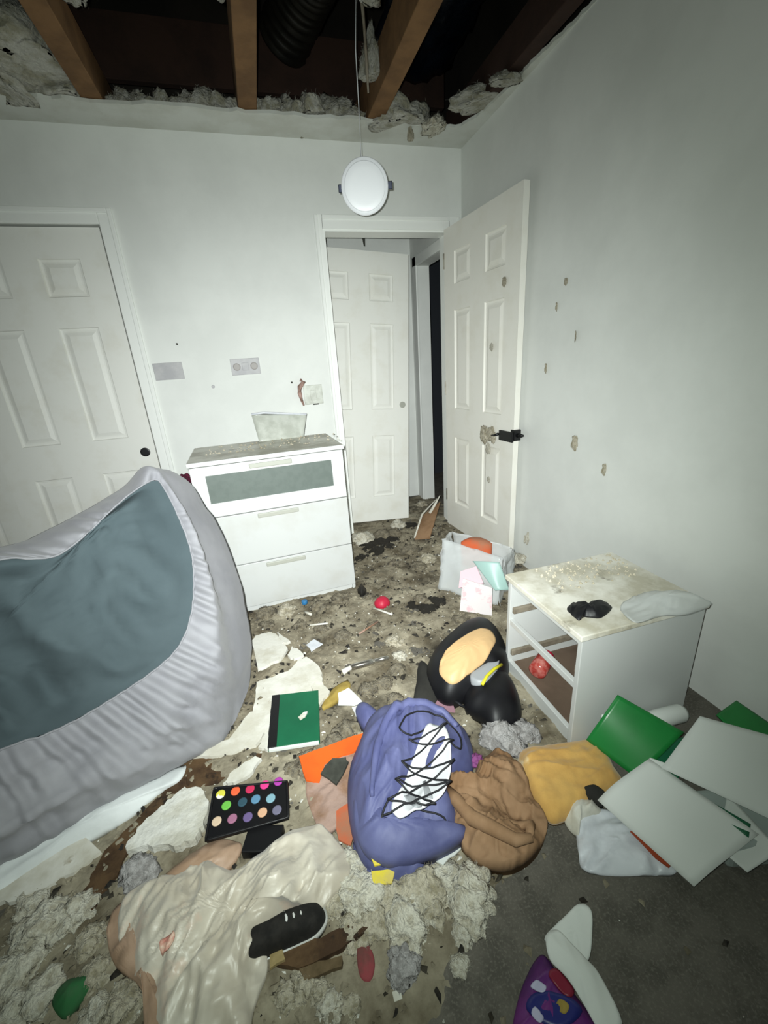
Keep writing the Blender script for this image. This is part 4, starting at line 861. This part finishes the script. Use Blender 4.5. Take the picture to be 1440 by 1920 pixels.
for a, b, l in (((-1.37, -.93), (-1.34, -.97), 'short white drywall stick below the blue cap'), ((-1.36, -1.06), (-1.27, -1.08), 'longer pale stick left of the walkway'), ((-1.14, -1.22), (-1.03, -1.16), 'pinkish stick above the silver tube')):
    tube('thin_stick', [(a[0], a[1], .034), (b[0], b[1], .036)], .007 if 'short' in l else .005, M_dry if 'pink' not in l else M_pinktan, None, 6, label=l, cat='stick')
star('black_scrap', [(-1.055, -.80), (-1.02, -.775), (-1.005, -.82), (-1.04, -.845)], lambda x, y, r: .03+.04*(1-r), M_dark, None, nth=20, nr=5, spline=False, label='black torn scrap at the dresser front corner', cat='scrap')
disc_solid('blue_cap', (-1.363, -.86, .045), .016, .016, .018, M_blue, None, n=16, label='small blue bottle cap at the dresser foot', cat='cap')
star('straw_scrap', [(-1.259, -1.499), (-1.25, -1.532), (-1.296, -1.578), (-1.365, -1.61), (-1.373, -1.593), (-1.32, -1.524)], lambda x, y, r: .026+.012*(1-r), M_straw, None, nth=30, nr=5, label='olive yellow straw scrap right of the green notebook', cat='scrap')
plate('paper_scrap', [(-1.306, -1.569), (-1.261, -1.561), (-1.225, -1.643), (-1.257, -1.650), (-1.315, -1.623)], .035, .003, M_paper, None, .002, (.1, .1), 2, 1, label='white paper scrap above the backpack loop', cat='paper')
plate('paper_scrap', [(-1.268, -1.650), (-1.232, -1.648), (-1.236, -1.697), (-1.263, -1.701)], .03, .003, M_paper, None, .002, (.1, -.1), 2, 2, label='second white paper scrap touching the backpack loop', cat='paper')
plate('paper_scrap', [(-1.394, -1.21), (-1.353, -1.184), (-1.320, -1.246), (-1.377, -1.277)], .035, .004, M_env, None, .004, (.1, -.1), 3, 6, label='bluish white crumpled scrap above the silver tube', cat='paper')
plate('paper_scrap', [(-1.17, -2.192), (-1.08, -2.175), (-1.093, -2.225), (-1.153, -2.245), (-1.181, -2.219)], .03, .004, M_paper, None, .004, (0, 0), 3, 7, label='white scrap under the lower edge of the backpack', cat='paper')
plate('yellow_card', [(-1.334, -2.178), (-1.298, -2.172), (-1.278, -2.197), (-1.284, -2.215), (-1.325, -2.212)], .075, .004, M_yprint, None, .001, (0, .5), 2, 3, label='yellow printed card tucked on the backpack bottom', cat='card')
plate('yellow_card', [(-1.335, -2.215), (-1.275, -2.226), (-1.292, -2.25), (-1.336, -2.240)], .05, .004, M_yprint, None, .001, (0, .3), 2, 4, label='second yellow card lying just below the backpack', cat='card')
star('red_cloth', [(-1.40, -2.325), (-1.375, -2.325), (-1.368, -2.36), (-1.385, -2.385), (-1.405, -2.37)], lambda x, y, r: .012+.01*(1-r), mat('dull red cloth', '8a4044', '6f4440', .9, 20), None, nth=24, nr=5, label='dull red scrap on the carpet at bottom centre', cat='cloth')
boxo('white_tile', (-1.345, -1.327, -2.430, -2.414, .001, .009), M_dry, bev=.001, label='tiny square white tile on the bare carpet', cat='tile')
plate('wet_plank', [(-1.598, -2.265), (-1.55, -2.263), (-1.479, -2.290), (-1.40, -2.285), (-1.369, -2.304), (-1.435, -2.322), (-1.531, -2.325), (-1.588, -2.297)], .012, .016, M_brown, None, .003, (0, 0), 3, 12, label='dark wet plank below the sneaker', cat='plank')
plate('wet_plank', [(-1.536, -2.318), (-1.436, -2.332), (-1.439, -2.349), (-1.521, -2.346)], .012, .012, mat('brown plank', '6b5a42', '53452f', .9, 18), None, .003, (0, 0), 3, 13, label='short brown plank below the dark wet plank', cat='plank')
plate('wood_block', [(-1.592, -2.268), (-1.567, -2.274), (-1.557, -2.305), (-1.590, -2.310)], .028, .008, mat('straw wood', '9f8c62', '8a7850', .9, 20), None, .002, (0, 0), 2, 14, label='pale wood chip leaning on the dark plank under the sneaker', cat='wood')
star('green_scrap', [(-2.043, -2.213), (-2.023, -2.185), (-1.974, -2.192), (-1.978, -2.225), (-2.01, -2.247)], lambda x, y, r: .022+.02*(1-r*r)+.006*fold(x, y, 1, 30, 1), mat('dark green cloth', '2f6a3e', '3f5f42', .9, 16), None, nth=36, nr=7, label='dark green cloth scrap at the bottom left', cat='cloth')
# purple packet with torn white flap
d = empty('foil_packet', (0, 0, 0), label='purple foil packet with torn white paper at the bottom edge', cat='packet')
PK = [(-1.15, -2.56), (-1.134, -2.534), (-1.092, -2.497), (-1.04, -2.467), (-1.01, -2.463), (-1.0, -2.498), (-.985, -2.542), (-.98, -2.60), (-1.06, -2.63)]
pkz = lambda x, y, r: .012+.03*(1-r**3)+.004*fold(x, y, .6, 30, 3)
star('packet_body', PK, pkz, M_pp, d, nth=60, nr=12)
for P, M in (([(-1.03, -2.503), (-1.008, -2.50), (-.995, -2.535), (-1.015, -2.54)], M_darkred), ([(-1.10, -2.53), (-1.07, -2.515), (-1.02, -2.535), (-1.0, -2.565), (-1.06, -2.57)], M_navy),
             ([(-1.075, -2.506), (-1.058, -2.502), (-1.045, -2.514), (-1.056, -2.520)], M_pale), ([(-1.095, -2.538), (-1.083, -2.532), (-1.075, -2.548), (-1.087, -2.553)], M_pale), ([(-1.045, -2.545), (-1.03, -2.538), (-1.02, -2.552), (-1.035, -2.558)], M_straw)):
    star('print_patch', P, lambda x, y, r: pkz(x, y, .45)+.003+(.001 if M is M_pale or M is M_straw else 0), M, d, nth=20, nr=3, under=.003)
star('torn_flap', [(-.996, -2.444), (-.93, -2.428), (-.885, -2.421), (-.871, -2.44), (-.895, -2.472), (-.935, -2.505), (-.96, -2.478)], lambda x, y, r: .022+.02*(x+1.0)/.13+.004*fold(x, y, 1, 30, 2), M_paper, d, nth=40, nr=6, under=.003, label='torn white paper flap')
star('torn_flap', [(-.997, -2.449), (-.968, -2.446), (-.953, -2.477), (-.940, -2.507), (-.931, -2.532), (-.94, -2.60), (-.985, -2.60), (-.992, -2.555), (-.998, -2.518), (-1.013, -2.483)], lambda x, y, r: .044+.010*(1-r*r)+.004*fold(x, y, 1.4, 24, 7), M_paper, d, nth=50, nr=8, under=.003, label='torn white paper backing')
# loose plaster crumbs on the nightstand and dresser tops
rnd = random.Random(5)
for nm, n, xr, yr, z, l in (('nightstand_crumbs', 160, (-.5, -.13), (-1.82, -1.64), NH, 'plaster and insulation crumbs on the back of the nightstand top'), ('dresser_crumbs', 120, (-1.74, -1.02), (-.62, -.32), .867, 'dirt crumbs scattered over the dresser top')):
    V = []; F = []
    for _ in range(n):
        x, y = rnd.uniform(*xr), rnd.uniform(*yr); r = rnd.uniform(.002, .008); b = len(V)
        V += [(x+r, y, z), (x, y+r, z), (x-r, y, z), (x, y-r, z), (x, y, z+r)]; F += [(b, b+1, b+4), (b+1, b+2, b+4), (b+2, b+3, b+4), (b+3, b, b+4), (b+3, b+2, b+1, b)]
    ob(nm, V, F, M_fluff, None, False, label=l, cat='debris', kind='stuff')
tube('hanging_wire', [(-.556, .40, H-.02), (-.552, .40, 2.25), (-.560, .40, 2.12), (-.556, .40, 2.04)], [.006, .006, .012, .004], M_hex, None, 6, label='dark wire dangling above the leaning hallway door', cat='wire')
# groups for the remaining repeats
for nm, g in (('drywall_piece', 'drywall pieces on the floor'), ('paper_sheet', 'white paper sheets by the right wall'), ('paper_scrap', 'white paper scraps on the floor'), ('green_folder', 'green folders by the right wall'),
              ('thin_stick', 'thin sticks on the dirty floor'), ('stuck_bit', 'bits stuck to the right wall'), ('door_smear', 'dirt stuck to the open door'), ('wool_clump', 'grey wool clumps'), ('ceiling_joist', 'bare ceiling joists'),
              ('nail', 'nails in the back wall'), ('torn_board', 'torn brown boards below the mattress'), ('yellow_card', 'yellow cards below the backpack'), ('wet_plank', 'wet planks below the sneaker')):
    for o in COL.objects:
        if o.parent is None and o.name.split('.')[0] == nm and 'group' not in o: o['group'] = g
